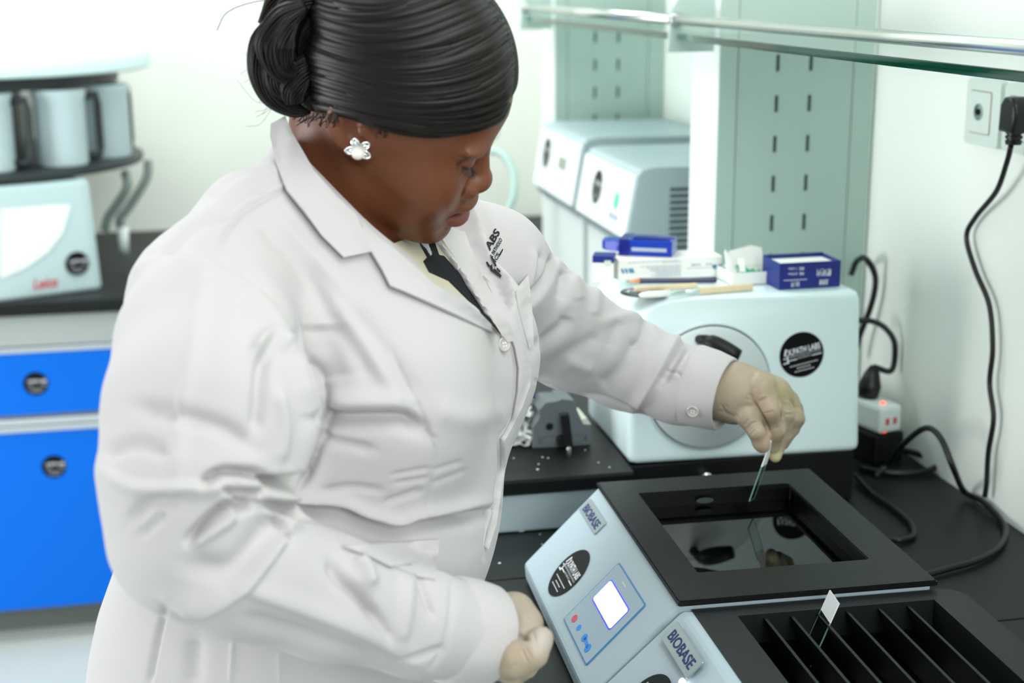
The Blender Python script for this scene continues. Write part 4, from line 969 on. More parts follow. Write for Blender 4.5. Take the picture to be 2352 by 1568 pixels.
# --- sewn and worn folds: (line, width toward its left, width toward its right, depth in mm)
def Zr(pts, s, x0, y0): return [(x0+x/s, y0+y/s) for x, y in pts]
ARM, TOR = 'arm', 'torso'
FOLDS = [
 ([(663, 423), (571, 470), (529, 505), (495, 562), (476, 585)], 4, 7, 2.2, None), ([(663, 430), (571, 478), (535, 512), (500, 568)], 4, 4, -1.8, None),
 ([(476, 585), (545, 605), (606, 658), (652, 712), (690, 784), (713, 850), (732, 940)], 14, 18, -5, None),
 ([(560, 640), (620, 700), (660, 770), (690, 850), (712, 930)], 22, 16, 4, None),
 ([(468, 604), (449, 719), (426, 857), (407, 955), (395, 1108)], 26, 7, 3.2, None),
 ([(307, 627), (361, 600), (468, 589)], 10, 22, 3, None),
 ([(380, 597), (449, 520), (529, 505)], 14, 14, -2.5, None), ([(350, 560), (420, 480), (500, 440)], 14, 14, -2, None),
 ([(567, 413), (632, 413)], 7, 7, -1.6, None), ([(567, 438), (613, 440)], 7, 7, -1.6, None), ([(500, 430), (560, 395), (620, 390)], 9, 9, -1.5, None),
 ([(583, 810), (606, 776), (629, 769), (659, 803)], 12, 16, 6, None), ([(612, 806), (602, 857), (598, 910), (590, 990)], 16, 18, -6, None),
 ([(640, 900), (655, 980), (640, 1060)], 14, 14, 3, None),
 ([(700, 820), (722, 890), (732, 940), (714, 1010), (692, 1082), (660, 1098), (612, 1094)], 30, 4, -10, None), ([(690, 800), (718, 890), (726, 940), (708, 1010), (686, 1076), (655, 1090)], 4, 24, 4.5, None),
 ([(612, 1094), (640, 1100), (690, 1090)], 4, 16, -9, None),
 ([(242, 1039), (315, 1020), (384, 1039)], 18, 14, -5, None), ([(315, 936), (407, 955), (506, 982), (583, 1031)], 22, 18, -5, None),
 ([(246, 1080), (315, 1116), (430, 1116), (518, 1114)], 10, 22, 5, None), ([(300, 1190), (350, 1150), (420, 1150)], 12, 18, -4, None), ([(320, 1230), (380, 1180)], 10, 10, -3, None),
 ([(464, 1108), (506, 1082), (560, 1082), (606, 1089)], 8, 12, -13, None), ([(540, 1106), (590, 1112), (602, 1104)], 9, 9, 4, None),
 ([(518, 1123), (545, 1133), (600, 1132)], 6, 8, -11, None), ([(520, 1140), (560, 1144), (600, 1142)], 7, 6, 3, None),
 ([(430, 1242), (483, 1188), (529, 1158), (583, 1152)], 8, 12, -14, None), ([(445, 1250), (525, 1195), (540, 1165)], 10, 10, 4, None), ([(545, 1180), (555, 1168), (580, 1164)], 6, 8, -9, None),
 ([(391, 1384), (468, 1399), (544, 1361), (602, 1303), (667, 1215)], 30, 9, 7, None), ([(430, 1300), (530, 1310), (600, 1250), (640, 1190)], 34, 30, -6, None),
 ([(640, 1190), (658, 1222), (668, 1240)], 5, 8, -7, None), ([(612, 1175), (660, 1190), (690, 1215)], 8, 8, 3, None),
 ([(551, 1352), (771, 1432), (914, 1498), (975, 1540)], 30, 12, 3.5, None), ([(560, 1420), (700, 1460), (850, 1510)], 22, 22, -4, None),
 ([(763, 1285), (780, 1325), (837, 1379), (873, 1428)], 12, 16, -6, None), ([(815, 1280), (838, 1305), (850, 1345)], 16, 14, 6, None), ([(800, 1330), (830, 1370), (900, 1470)], 12, 12, -3, None),
 ([(963, 1318), (980, 1370), (994, 1415)], 6, 8, -4, None), ([(940, 1320), (935, 1400), (920, 1470)], 16, 16, 3, None), ([(918, 1509), (970, 1502), (1016, 1489)], 6, 8, -4, None),
 ([(1041, 1340), (1037, 1411), (1020, 1489), (988, 1535)], 4, 7, -2.2, None),
 # torso
 ([(725, 955), (807, 957), (922, 957), (975, 985)], 12, 26, -11, None), ([(740, 925), (830, 925), (930, 925)], 26, 20, 6, None), ([(1000, 940), (1080, 960), (1160, 940)], 30, 30, 3, None),
 ([(729, 1003), (793, 1017), (857, 1030)], 9, 14, -4, None), ([(742, 1127), (807, 1118), (876, 1127)], 8, 8, -3, None), ([(885, 1154), (967, 1127)], 8, 8, -2.6, None),
 ([(900, 1090), (985, 1075)], 5, 6, -1.4, None), ([(905, 1110), (985, 1097)], 5, 6, -1.4, None), ([(995, 1080), (1060, 1060)], 6, 6, -1.2, None), ([(995, 1110), (1070, 1080)], 6, 6, -1.2, None),
 ([(900, 800), (990, 1003), (992, 1090), (977, 1190)], 4, 4, -1.3, None),
 ([(614, 1152), (692, 1163), (784, 1170), (839, 1195), (912, 1214), (958, 1200), (1036, 1186), (1124, 1170)], 5, 22, -11, None),
 ([(614, 1140), (692, 1150), (784, 1155), (839, 1178), (912, 1198), (958, 1184), (1036, 1170), (1124, 1155)], 18, 7, 5, None),
 ([(790, 1175), (850, 1196), (880, 1200)], 5, 5, -3, None),
 ([(1174, 782), (1186, 830), (1188, 880), (1174, 971), (1151, 1007), (1151, 1076), (1137, 1164), (1124, 1205), (1114, 1283)], 6, 5, -5, None),
 ([(747, 740), (752, 800), (765, 880)], 45, 50, -7, None), ([(690, 640), (790, 760), (860, 880)], 22, 22, -2.6, None), ([(800, 700), (880, 800), (960, 920)], 22, 22, -2.4, None), ([(740, 660), (830, 780), (900, 890)], 18, 18, 2, None),
 ([(600, 520), (680, 600), (760, 700)], 16, 16, -2.5, None), ([(640, 500), (730, 600), (800, 680)], 14, 14, 2, None),
 ([(382, 1395), (362, 1480), (345, 1568)], 4, 9, -3, None), ([(535, 1470), (528, 1568)], 4, 4, 1.5, None), ([(450, 1470), (445, 1568)], 20, 20, -3, None), ([(640, 1505), (645, 1568)], 4, 4, 1.5, None),
 # left sleeve
 ([(1380, 739), (1468, 720), (1509, 718), (1551, 748), (1568, 765)], 14, 14, 3.5, None), ([(1482, 728), (1479, 774), (1460, 800)], 12, 10, -4, None), ([(1420, 735), (1400, 800)], 16, 16, -2, None),
 ([(1567, 762), (1541, 806), (1509, 860), (1460, 940)], 9, 16, 5, None), ([(1575, 785), (1545, 835), (1520, 880)], 12, 12, -6, None), ([(1380, 894), (1434, 849), (1471, 774)], 22, 22, -5, None),
 ([(1530, 846), (1571, 864)], 3, 4, -2.6, None), ([(1634, 800), (1589, 841), (1565, 902), (1557, 965)], 5, 4, -2.5, None), ([(1600, 790), (1570, 830), (1545, 870)], 10, 8, 3, None),
 ([(1231, 875), (1318, 906), (1386, 914), (1458, 941), (1500, 964)], 5, 5, -3.2, None),
 ([(1229, 578), (1226, 611), (1214, 664)], 8, 8, 3, None), ([(1273, 586), (1267, 627), (1245, 668), (1214, 700)], 7, 9, -9, None), ([(1245, 580), (1240, 640), (1222, 680)], 9, 9, -4, None),
 ([(1302, 619), (1294, 665), (1290, 690)], 12, 12, -6, None), ([(1322, 630), (1330, 690)], 14, 14, 3, None), ([(1373, 657), (1363, 725)], 14, 14, 3, None), ([(1230, 800), (1292, 753), (1302, 725)], 16, 16, -5, None), ([(1250, 850), (1330, 800), (1380, 770)], 18, 18, -3, None), ([(1300, 830), (1360, 850)], 16, 16, 3, None),
]
# open front below the lapels, pressed in so the blouse lies beneath
VPOLY = [(780, 440), (850, 505), (905, 568), (1000, 652), (1100, 714), (1150, 768), (1105, 690), (1060, 620), (1015, 560), (985, 500), (900, 440)]
def inpoly(XY, poly):
    x, y = XY[:, 0], XY[:, 1]; ins = np.zeros(len(XY), bool); n = len(poly)
    for i in range(n):
        (x0, y0), (x1, y1) = poly[i], poly[(i+1) % n]
        c = ((y0 > y) != (y1 > y)) & (x < (x1-x0)*(y-y0)/(y1-y0+1e-12)+x0); ins ^= c
    return ins
for it in range(1):
    N = vnormals(CV, CQ); pj = projn(CV); XY = pj[:, :2]
    vd = CV-CAM; vd /= np.linalg.norm(vd, axis=1, keepdims=True); front = np.clip(-(N*vd).sum(1)*3+.6, 0, 1)
    bv = BVHTree.FromPolygons(CV.tolist(), CQ.tolist()); vis = np.zeros(len(CV))
    cand = np.where((front > 0) & (XY[:, 0] > 150) & (XY[:, 0] < 1800) & (XY[:, 1] < 1650))[0]; camv = Vector(CAM)
    for i in cand:      # a fold belongs to the sheet of cloth that lies outermost there
        h = bv.ray_cast(camv, Vector(vd[i]))[3]; vis[i] = 1. if (h is None or h > np.linalg.norm(CV[i]-CAM)-.012) else 0.
    vis = np.clip(vsmooth(np.repeat(vis[:, None], 3, 1), CQ, 2)[:, 0], 0, 1)
    D = np.zeros(len(CV)); C_ = np.asarray(cand); XYc = XY[C_]
    for pts, wl, wr, amp, _ in FOLDS:
        cm_ = catmull([np.array(p, float) for p in pts], 5) if len(pts) > 2 else pts
        a = np.array(cm_); m = (XYc[:, 0] > a[:, 0].min()-80) & (XYc[:, 0] < a[:, 0].max()+80) & (XYc[:, 1] > a[:, 1].min()-80) & (XYc[:, 1] < a[:, 1].max()+80); k = np.where(m)[0]
        if not len(k): continue
        d, t, sd = polydist(XYc[k], a); w_ = np.where(sd < 0, wl, wr); g = np.exp(-(d/w_)**2)*np.clip(np.minimum(t, 1-t)*6+.35, 0, 1)
        D[C_[k]] += amp*.0013*g
    inn = inpoly(XYc, VPOLY); dd, _, _ = polydist(XYc, VPOLY+[VPOLY[0]]); 
    CV = CV+N*(D*vis*front)[:, None]
    allin = inpoly(XY, VPOLY) & (pj[:, 2] < 1.33); da, _, _ = polydist(XY, VPOLY+[VPOLY[0]]); CV = CV+vd*(.034*np.clip(da/14, 0, 1)*allin)[:, None]
    CV = vsmooth(CV, CQ, 1, .3)
BVC = BVHTree.FromPolygons(CV.tolist(), CQ.tolist())
def patch(name, poly, parent, material, off=.002, th=.0015, step=7, base=None, sm=6, lift=None, tree=None, fit=False):
    """cloth piece lying on the coat under an outline surveyed from the photo"""
    tree = tree or BVC
    pl = [np.array(p, float) for p in poly]; bd = []
    for i in range(len(pl)):
        a, c = pl[i], pl[(i+1) % len(pl)]; n = max(1, int(np.linalg.norm(c-a)/step)); bd += [a+(c-a)*k/n for k in range(n)]
    bd = np.array(bd); mn, mx = bd.min(0), bd.max(0)
    gx, gy = np.meshgrid(np.arange(mn[0]+step/2, mx[0], step), np.arange(mn[1]+step/2, mx[1], step)); gp = np.stack([gx.ravel(), gy.ravel()], 1)
    gp = gp[inpoly(gp, [tuple(q) for q in bd])]; dist, _, _ = polydist(gp, np.vstack([bd, bd[:1]])); gp = gp[dist > step*.45]
    from mathutils.geometry import delaunay_2d_cdt
    pts = [Vector(q) for q in np.vstack([bd, gp])]; n = len(bd)
    v2, _, fs, *_ = delaunay_2d_cdt(pts, [(i, (i+1) % n) for i in range(n)], [list(range(n))], 1, 1e-4)
    W, Nn = [], []
    last = None
    for v in v2:
        r = ray(v.x, v.y); r = r/np.linalg.norm(r); h = tree.ray_cast(Vector(CAM), Vector(r))
        if h[0] is None: W.append(None); Nn.append(None)
        else: W.append(np.array(h[0])); Nn.append(np.array(h[1]))
    ok = [i for i in range(len(W)) if W[i] is not None]
    ref = np.array([[v2[i].x, v2[i].y] for i in ok])
    dep = np.zeros(len(W)); NN = np.zeros((len(W), 3))
    for i in range(len(W)):
        j = i if W[i] is not None else ok[int(np.argmin(((ref-[v2[i].x, v2[i].y])**2).sum(1)))]
        dep[i] = np.linalg.norm(W[j]-CAM); NN[i] = Nn[j]
    F_ = [list(f) for f in fs]; nb = [set() for _ in W]
    for f in F_:
        for a in range(len(f)): nb[f[a]].add(f[a-1]); nb[f[a-1]].add(f[a])
    if fit:     # taut cloth: one smooth curved sheet through the sampled depths
        q_ = (np.array([[v.x, v.y] for v in v2])-bd.mean(0))/100.; A_ = np.c_[np.ones(len(q_)), q_, q_[:, 0]**2, q_[:, 0]*q_[:, 1], q_[:, 1]**2]
        wt = np.ones(len(dep)); wt[[i for i in range(len(W)) if W[i] is None]] = .01
        for _ in range(6): co = np.linalg.lstsq(A_*wt[:, None], dep*wt, rcond=None)[0]; wt = np.minimum(wt, 1/(1+(np.abs(dep-A_@co)/.004)**2)+.001)
        dep = A_@co
    for _ in range(sm):    # cloth bridges small hollows
        dep = np.array([min(dep[i], dep[list(nb[i])].mean()) if nb[i] else dep[i] for i in range(len(dep))]); 
        NN = np.array([(NN[i]+NN[list(nb[i])].sum(0)) if nb[i] else NN[i] for i in range(len(dep))]); NN /= np.linalg.norm(NN, axis=1, keepdims=True)+1e-9
    R_ = np.array([ray(v.x, v.y) for v in v2]); R_ /= np.linalg.norm(R_, axis=1, keepdims=True)
    of = off if lift is None else np.array([lift(v.x, v.y) for v in v2])[:, None]
    T_ = CAM+R_*dep[:, None]-R_*of; B_ = T_-NN*th
    b = NB(); va = [b.verts.new(Vector(q)) for q in T_]; vb = [b.verts.new(Vector(q)) for q in B_]
    cnt = {}
    for f in F_:
        try: b.faces.new([va[i] for i in f]); b.faces.new([vb[i] for i in f[::-1]])
        except ValueError: pass
        for a in range(len(f)): e = (f[a-1], f[a]); cnt[tuple(sorted(e))] = cnt.get(tuple(sorted(e)), 0)+1
    for (i, j), c in cnt.items():
        if c == 1: 
            try: b.faces.new((va[i], va[j], vb[j], vb[i]))
            except ValueError: pass
    o = bm2obj(name, b, material, parent, True); o.data.set_sharp_from_angle(angle=math.radians(50))
    return o
person = thing('person', (.05, 1.28, 0), 'woman with braided dark hair in a white lab coat, gloved, bending over the bench', 'person')
coat = np2obj('lab_coat', CV, CQ, M_coat, person)
# ------------------------------------------------------------------ head and neck (one continuous skin mesh)
def _rot(y, p, r):
    cy, sy = math.cos(y), math.sin(y); cp, sp = math.cos(p), math.sin(p); cr, sr = math.cos(r), math.sin(r)
    return np.array([[cy, -sy, 0], [sy, cy, 0], [0, 0, 1]])@np.array([[cp, 0, sp], [0, 1, 0], [-sp, 0, cp]])@np.array([[1, 0, 0], [0, cr, -sr], [0, sr, cr]])
HM = _rot(math.radians(-13), math.radians(34), math.radians(25)); HO = np.array([.158, 1.25, 1.448])
def hw(q): return HO+np.asarray(q)@HM.T          # head -> world
def hl(q): return (np.asarray(q)-HO)@HM          # world -> head
def hp(px, py, yl):                              # pixel on the head's plane y = yl -> head coordinates
    n = HM[:, 1]; r = ray(px, py); return hl(CAM+r*(((HO+n*yl)-CAM)@n/(r@n)))
PROF = np.array([(.075, .060), (.0541, .0745), (.0382, .0805), (.0218, .0835), (.0088, .0825), (.0003, .0830), (-.0089, .0835), (-.02, .0850), (-.030, .0885), (-.0405, .0935), (-.047, .094), (-.056, .0935), (-.066, .094), (-.0741, .0945), (-.0809, .0945), (-.0854, .0945), (-.0924, .0935), (-.0997, .088), (-.1044, .078), (-.112, .06)])[::-1]
WID = np.array([(-.115, .045), (-.1, .055), (-.085, .063), (-.06, .0705), (-.03, .0735), (0, .0725), (.03, .071), (.06, .068), (.08, .06)])
HH = .0016
Hd = Field((-.13, -.105, -.215), (.118, .105, .125), HH)
Hd.ell((-.014, 0, .032), (.092, .073, .083), 0)
def face(q):
    x, y, z = q[..., 0], q[..., 1], q[..., 2]
    xf = np.interp(z, PROF[:, 0], PROF[:, 1]); w_ = np.interp(z, WID[:, 0], WID[:, 1]); xc = .012
    ux = (x-xc)/np.where(x > xc, xf-xc, .075); uy = y/w_; n = 2.25
    r = (np.abs(ux)**n+np.abs(uy)**n)**(1/n); d = (r-1)*.062
    # underside of the jaw rises from the chin toward the ears
    zl = -.1050+.046*np.clip((.09-x)/.09, 0, 2)**1.2
    e = np.maximum(zl-z, z-.066); k = .015
    h = np.clip(.5-.5*(e-d)/k, 0, 1); return e*(1-h)+d*h+k*h*(1-h)
Hd.fn((-.09, -.095, -.12), (.115, .095, .075), face, .02)
for s in (-1, 1):
    Hd.ell((.050, s*.044, -.026), (.032, .030, .034), .02)                 # cheeks
    Hd.ell((.026, s*.050, -.058), (.040, .022, .022), .015)                # jowl
    Hd.ell((.0830, s*.031, .0135), (.0085, .017, .0060), .010, 's')        # hollows over the lids
    Hd.ell((.0845, s*.0285, -.0035), (.006, .015, .0045), .008, 's')       # hollows under the lashes
    Hd.ell((.0715, s*.030, .0265), (.0115, .026, .007), .008)              # brow ridges
    Hd.ell((.0660, s*.0325, .0072), (.0145, .0165, .0105), .003)           # lowered lids over the eyeballs
    Hd.ell((.0865, s*.0160, -.0290), (.0120, .0102, .0100), .005)          # wings of the nose
    Hd.ell((.0815, s*.0268, -.0275), (.0050, .0030, .0090), .004, 's')     # crease behind the wing
Hd.chain([(.0790, 0, .012), (.0805, 0, .001), (.0850, 0, -.010), (.0902, 0, -.019)], [.0045, .0055, .0074, .0105], .008)
Hd.ell((.0935, 0, -.0235), (.0110, .0140, .0100), .006)                    # tip
for s in (-1, 1): Hd.ell((.090, s*.0095, -.0375), (.007, .0050, .004), .003, 's')
Hd.ell((.0880, 0, -.0475), (.0155, .025, .0090), .005)                     # upper lip
Hd.ell((.0885, 0, -.0668), (.0168, .0225, .0092), .004)                    # lower lip
def mouth(q):
    x, y, z = q[..., 0], q[..., 1], q[..., 2]; zc = -.0580-.9*y*y*1.5
    return np.maximum(np.hypot((z-zc)/1., np.maximum(0, .0905-9.*y*y-x))-.0016, np.abs(y)-.0275)
Hd.fn((.070, -.031, -.072), (.112, .031, -.045), mouth, .0022, 's')
Hd.ell((.072, 0, -.080), (.025, .020, .004), .01, 's')
Hd.ell((.079, 0, -.0915), (.0155, .022, .0130), .012)                      # chin
# ear
ec = hp(806, 300, -.077); et = hp(790, 262, -.078); el = hp(822, 338, -.074)
ez = (et-el)/np.linalg.norm(et-el); ex = np.cross((0, 1, 0), ez); ex /= np.linalg.norm(ex); ey = np.cross(ez, ex); EM = np.stack([ex, ey, ez], 1)
for s in (1,):
    Hd.ell(ec, (.019, .0065, .031), .006, M=EM); Hd.ell(ec+ex*.005-ey*.005*0+np.array([0, -.006, .002]), (.010, .0055, .017), .003, 's', M=EM)
    Hd.ell(el+ez*.004, (.0085, .0055, .009), .005, M=EM); Hd.ell(ec+ex*.0125+np.array([0, -.002, -.002]), (.004, .004, .006), .003, M=EM)
# neck down into the coat
nb_ = hl(np.array([.095, 1.275, 1.30])); n0 = np.array([-.034, 0, -.045])
Hd.chain([n0, (n0+nb_)/2, nb_], [.052, .052, .058], .022)
HV, HQ = Hd.nets(); HV = vsmooth(HV, HQ, 2, .4)
HL = HV.copy(); HVW = hw(HV)
M_skin = bpy.data.materials.new('skin'); M_skin.use_nodes = True
nt = M_skin.node_tree; pb_ = nt.nodes['Principled BSDF']; at = nt.nodes.new('ShaderNodeVertexColor'); at.layer_name = 'pigment'
nt.links.new(at.outputs['Color'], pb_.inputs['Base Color']); pb_.inputs['Roughness'].default_value = .42; pb_.inputs['Specular IOR Level'].default_value = .4
pb_.inputs['Subsurface Weight'].default_value = .25; pb_.inputs['Subsurface Radius'].default_value = (1, .4, .25); pb_.inputs['Subsurface Scale'].default_value = .005
tc = nt.nodes.new('ShaderNodeTexCoord'); nz = nt.nodes.new('ShaderNodeTexNoise'); nz.inputs['Scale'].default_value = 900; bp = nt.nodes.new('ShaderNodeBump'); bp.inputs['Strength'].default_value = .12; bp.inputs['Distance'].default_value = .001
nt.links.new(tc.outputs['Object'], nz.inputs['Vector']); nt.links.new(nz.outputs['Fac'], bp.inputs['Height']); nt.links.new(bp.outputs['Normal'], pb_.inputs['Normal'])
body_ = np2obj('body', HVW, HQ, M_skin, person)
ca = body_.data.color_attributes.new('pigment', 'FLOAT_COLOR', 'POINT')
x, y, z = HL.T
colr = np.tile(np.array(lin('6f4129')), (len(HL), 1))
def blend(m, c): 
    global colr
    m = np.clip(m, 0, 1)[:, None]; colr = colr*(1-m)+np.array(lin(c))*m
nzv = np.sin(x*310+2)*np.sin(y*270+1)*np.sin(z*290)*.5+.5
blend(.25*nzv, '5a3624')
lipm = np.exp(-((np.hypot((x-.099)/.017, y/.026)**4)))*np.exp(-((z+.0625+.9*y*y)/.0105)**6); blend(lipm*.8*(x > .080), '713c34'); blend(.8*np.exp(-((z+.0580+1.35*y*y)/.0016)**2)*(np.abs(y) < .028)*(x > .07), '3a1c18')
for s in (-1, 1):
    bz = .0265+.10*(np.abs(y)-.018)-2.2*np.clip(np.abs(y)-.034, 0, 1)**1.2
    blend(.75*np.exp(-((z-bz)/.0032)**2)*((y*s > .010) & (y*s < .054))*(x > .05), '2a1a16')          # brows
    blend(.5*np.exp(-(np.hypot((y-s*.033)/.019, (z-.008)/.011))**4)*(x > .05), '6a3f36')               # lids
    blend(.9*np.exp(-((z-.0008-.42*(np.abs(y)-.03))/.0016)**2)*(np.abs(y*s-.032) < .0165)*(x > .05)*(y*s > 0), '120b0a')  # closed lash line
ca.data.foreach_set('color', np.c_[colr, np.ones(len(colr))].astype(np.float32).ravel())
# lashes: short dark hairs along the lash lines
M_lash = mat('dark_lash', '0d0909', .5)
BVH_ = BVHTree.FromPolygons(HVW.tolist(), HQ.tolist())
for s in (-1, 1):
    b = NB()
    for k in range(22):
        yy = s*(.017+.031*k/21); zz = .0008+.42*(abs(yy)-.03)
        o_ = hw((.13, yy, zz)); h = BVH_.ray_cast(Vector(o_), Vector(hw((-1., 0, 0))-hw((0, 0, 0))))
        if h[0] is None: continue
        p0 = np.array(h[0]); dv = hw((.007, s*.003+.004*(yy-s*.03)/.03, -.0045))-hw((0, 0, 0)); up = hw((.002, 0, .002))-hw((0, 0, 0))
        tube(b, [p0, p0+dv*.6, p0+dv+up], [.00022, .00018, .00006], 4)
    bm2obj('eyelashes', b, M_lash, body_)
# pearl earring
er = thing('tmp', (0, 0, 0), '', '') if False else None
p_e = np.array(BVH_.ray_cast(Vector(CAM), Vector(ray(822, 346)))[0] or ony(822, 346, 1.18)); vdir = -ray(822, 346); vdir = vdir/np.linalg.norm(vdir)
M_pearl = mat('pearl', 'f3ede6', .2, coat=.6); M_silverj = mat('bright_silver', 'e9ebea', .22, metal=1.)
fe = Fr(p_e+vdir*.004, (1, .1, 0), (0, 0, 1))
b = NB(); bmesh.ops.create_icosphere(b, subdivisions=3, radius=.0058, matrix=Matrix.Translation(Vector(p_e+vdir*.0065+np.array([0, 0, -.002])))); earring = bm2obj('earring', b, M_pearl, body_, True)
b = NB()
for a in (110, 35, 175, -30):
    t = math.radians(a); c = fe(.0065*math.cos(t), .0065*math.sin(t), .001)
    pts = [np.array(fe(.002*math.cos(t), .002*math.sin(t), 0))]+[np.array(fe(.0068*math.cos(t+q)*k, .0068*math.sin(t+q)*k, .002)) for q, k in ((.45, .9), (.25, 1.35), (0, 1.6), (-.25, 1.35), (-.45, .9))]+[np.array(fe(.002*math.cos(t), .002*math.sin(t), 0))]
    tube(b, pts, .0011, 8, smooth=4)
    tube(b, [np.array(fe(.003*math.cos(t), .003*math.sin(t), .0)), np.array(fe(.009*math.cos(t), .009*math.sin(t), .002))], [.002, .0015], 8)
bm2obj('silver_setting', b, M_silverj, earring, True)
# ------------------------------------------------------------------ hair: swept cap of locks and a braided bun
M_hair = mat('dark_brown_hair', '120d0b', .42, spec=.32)
M_hairb = mat('black_hair_base', '090706', .55, spec=.2)
HC, HR = np.array([-.014, 0, .036]), np.array([.0985, .0860, .0925])
def hit(px, py, s=1.0):
    o = (hl(CAM)-HC)/(HR*s); d = (ray(px, py)@HM)/(HR*s); a, b_, c = d@d, o@d, o@o-1; q = b_*b_-a*c
    if q < 0: t = -b_/a; p = o+d*t; p = p/np.linalg.norm(p); return p*HR*s+HC
    return (o+d*((-b_-math.sqrt(q))/a))*HR*s+HC
HLINE = np.array([hit(*p) for p in ((1166, 246), (1140, 274), (1090, 292), (1030, 301), (960, 299), (880, 283), (800, 264), (730, 256), (680, 262))])
o_ = np.argsort(HLINE[:, 0]); HX, HZ = HLINE[o_, 0], HLINE[o_, 2]
Hf = Field((-.13, -.1, -.09), (.1, .1, .14), .002)
Hf.ell(HC, HR*.985, 0)
def clip_(q):
    x, z = q[..., 0], q[..., 2]; return (np.interp(x, HX, HZ)+np.clip(-.055-x, 0, 1)*(-1.0)+.001-z)
sl, Pq = Hf.sub((-.13, -.1, -.09), (.1, .1, .14)); d2 = clip_(Pq).astype(np.float32); a_ = Hf.d[sl]; k = .012
h = np.clip(.5-.5*(d2-a_)/k, 0, 1); Hf.d[sl] = d2*(1-h)+a_*h+k*h*(1-h)
V_, Q_ = Hf.nets(); V_ = vsmooth(V_, Q_, 2)
hair = np2obj('hair', hw(V_), Q_, M_hairb, person)
GUIDES = [[(1168, 244), (1140, 273), (1090, 292), (1030, 301), (960, 299), (880, 283), (800, 264), (740, 252), (700, 240)],
          [(1178, 190), (1150, 228), (1090, 255), (1010, 265), (930, 260), (850, 246), (770, 228), (700, 205)],
          [(1181, 140), (1130, 187), (1050, 215), (960, 222), (870, 207), (780, 182), (705, 165)],
          [(1170, 80), (1100, 132), (1010, 162), (910, 167), (820, 152), (740, 127), (700, 110)],
          [(1138, 30), (1060, 72), (960, 102), (860, 107), (780, 92), (720, 72)],
          [(1100, -14), (1010, 25), (910, 47), (820, 47), (750, 32), (710, 12)],
          [(1050, -50), (950, -22), (860, -12), (780, -17), (720, -40)],
          [(980, -75), (900, -60), (830, -58), (760, -70)]]
GR = []
for g in GUIDES:
    c = np.array(catmull([np.array(p, float) for p in g], 6)); t = np.linspace(0, 1, len(c)); tt = np.linspace(0, 1, 30); GR.append(np.c_[np.interp(tt, t, c[:, 0]), np.interp(tt, t, c[:, 1])])
GR = np.array(GR)
def locks(n, rad, lift, seed, name):
    r_ = np.random.default_rng(seed); b = NB()
    for i in range(n):
        f = (i+r_.random())/n*(len(GR)-1); k = min(int(f), len(GR)-2); u = f-k; c = GR[k]*(1-u)+GR[k+1]*u
        a0, a1 = (0, 30) if r_.random() < .6 else (int(r_.integers(0, 8)), int(r_.integers(22, 30)))
        c = c[a0:a1]; s_ = np.linspace(0, 1, len(c)); amp = r_.normal()*7; ph = r_.random()*6
        c = c+np.c_[np.zeros(len(c)), amp*np.sin(s_*4+ph)+r_.normal()*3]
        L = lift*(.9+r_.random()*.2); pts = [hw(hit(p[0], p[1], 1+L*(.4+.6*math.sin(PI*min(1, max(0, q))))*(1+.012*r_.normal()))) for p, q in zip(c, s_)]
        rr = rad*(.6+.8*r_.random())*np.clip(np.minimum(s_*7+.25, (1-s_)*7+.25), .1, 1); tube(b, pts, rr, 6)
    return bm2obj(name, b, M_hair, hair, True)
locks(120, .0042, .010, 1, 'swept_locks'); locks(520, .0007, .046, 2, 'fine_strands')
# braided bun
yb0 = hw(hp(690, 130, -.035))[1]
b = NB(); bmesh.ops.create_icosphere(b, subdivisions=4, radius=1., matrix=Matrix.Translation(Vector(P(688, 120, yb0+.03)))@Matrix.Diagonal((.038, .038, .050, 1)))
bun = bm2obj('braided_bun', b, M_hairb, hair, True)
LOBES = [([(700, 10), (655, 45), (632, 105), (652, 158), (692, 172)], [12, 30, 40, 30, 12], -.030), ([(800, 15), (752, 45), (720, 92), (700, 145)], [14, 32, 32, 14], -.022),
         ([(640, 40), (604, 95), (602, 160), (625, 215), (672, 246), (712, 246)], [14, 24, 28, 26, 20, 12], -.008), ([(730, 125), (694, 162), (674, 205), (676, 238)], [14, 28, 28, 16], -.026),
         ([(780, -30), (715, -12), (665, 22), (640, 60)], [16, 26, 26, 14], -.018), ([(760, 150), (728, 205), (700, 245)], [14, 24, 14], -.018), ([(690, -40), (640, 0), (610, 60)], [14, 24, 16], .01), ([(620, 120), (640, 190), (690, 225)], [16, 28, 16], -.016)]
r_ = np.random.default_rng(5)
for j, (pts, rad, dy) in enumerate(LOBES):
    c = np.array(catmull([np.array(P(x, y, yb0+dy)) for x, y in pts], 6)); n = len(c); R = np.interp(np.linspace(0, 1, n), np.linspace(0, 1, len(rad)), rad)/2450
    T = np.gradient(c, axis=0); T /= np.linalg.norm(T, axis=1, keepdims=True); vw = c-CAM; vw /= np.linalg.norm(vw, axis=1, keepdims=True)
    U = np.cross(T, vw); U /= np.linalg.norm(U, axis=1, keepdims=True); Wv = np.cross(T, U)
    b = NB(); tube(b, c, R*.9, 14)
    for k in range(46):
        a0 = 2*PI*k/46; s_ = np.linspace(0, 1, n); a = a0+s_*1.3+.15*np.sin(s_*5+k)
        q = c+(U*np.cos(a)[:, None]+Wv*np.sin(a)[:, None])*(R*(.93+.10*r_.random()))[:, None]
        tube(b, q, .0009*(.7+.6*r_.random()), 5)
    bm2obj('braid_strand', b, M_hair, bun, True)
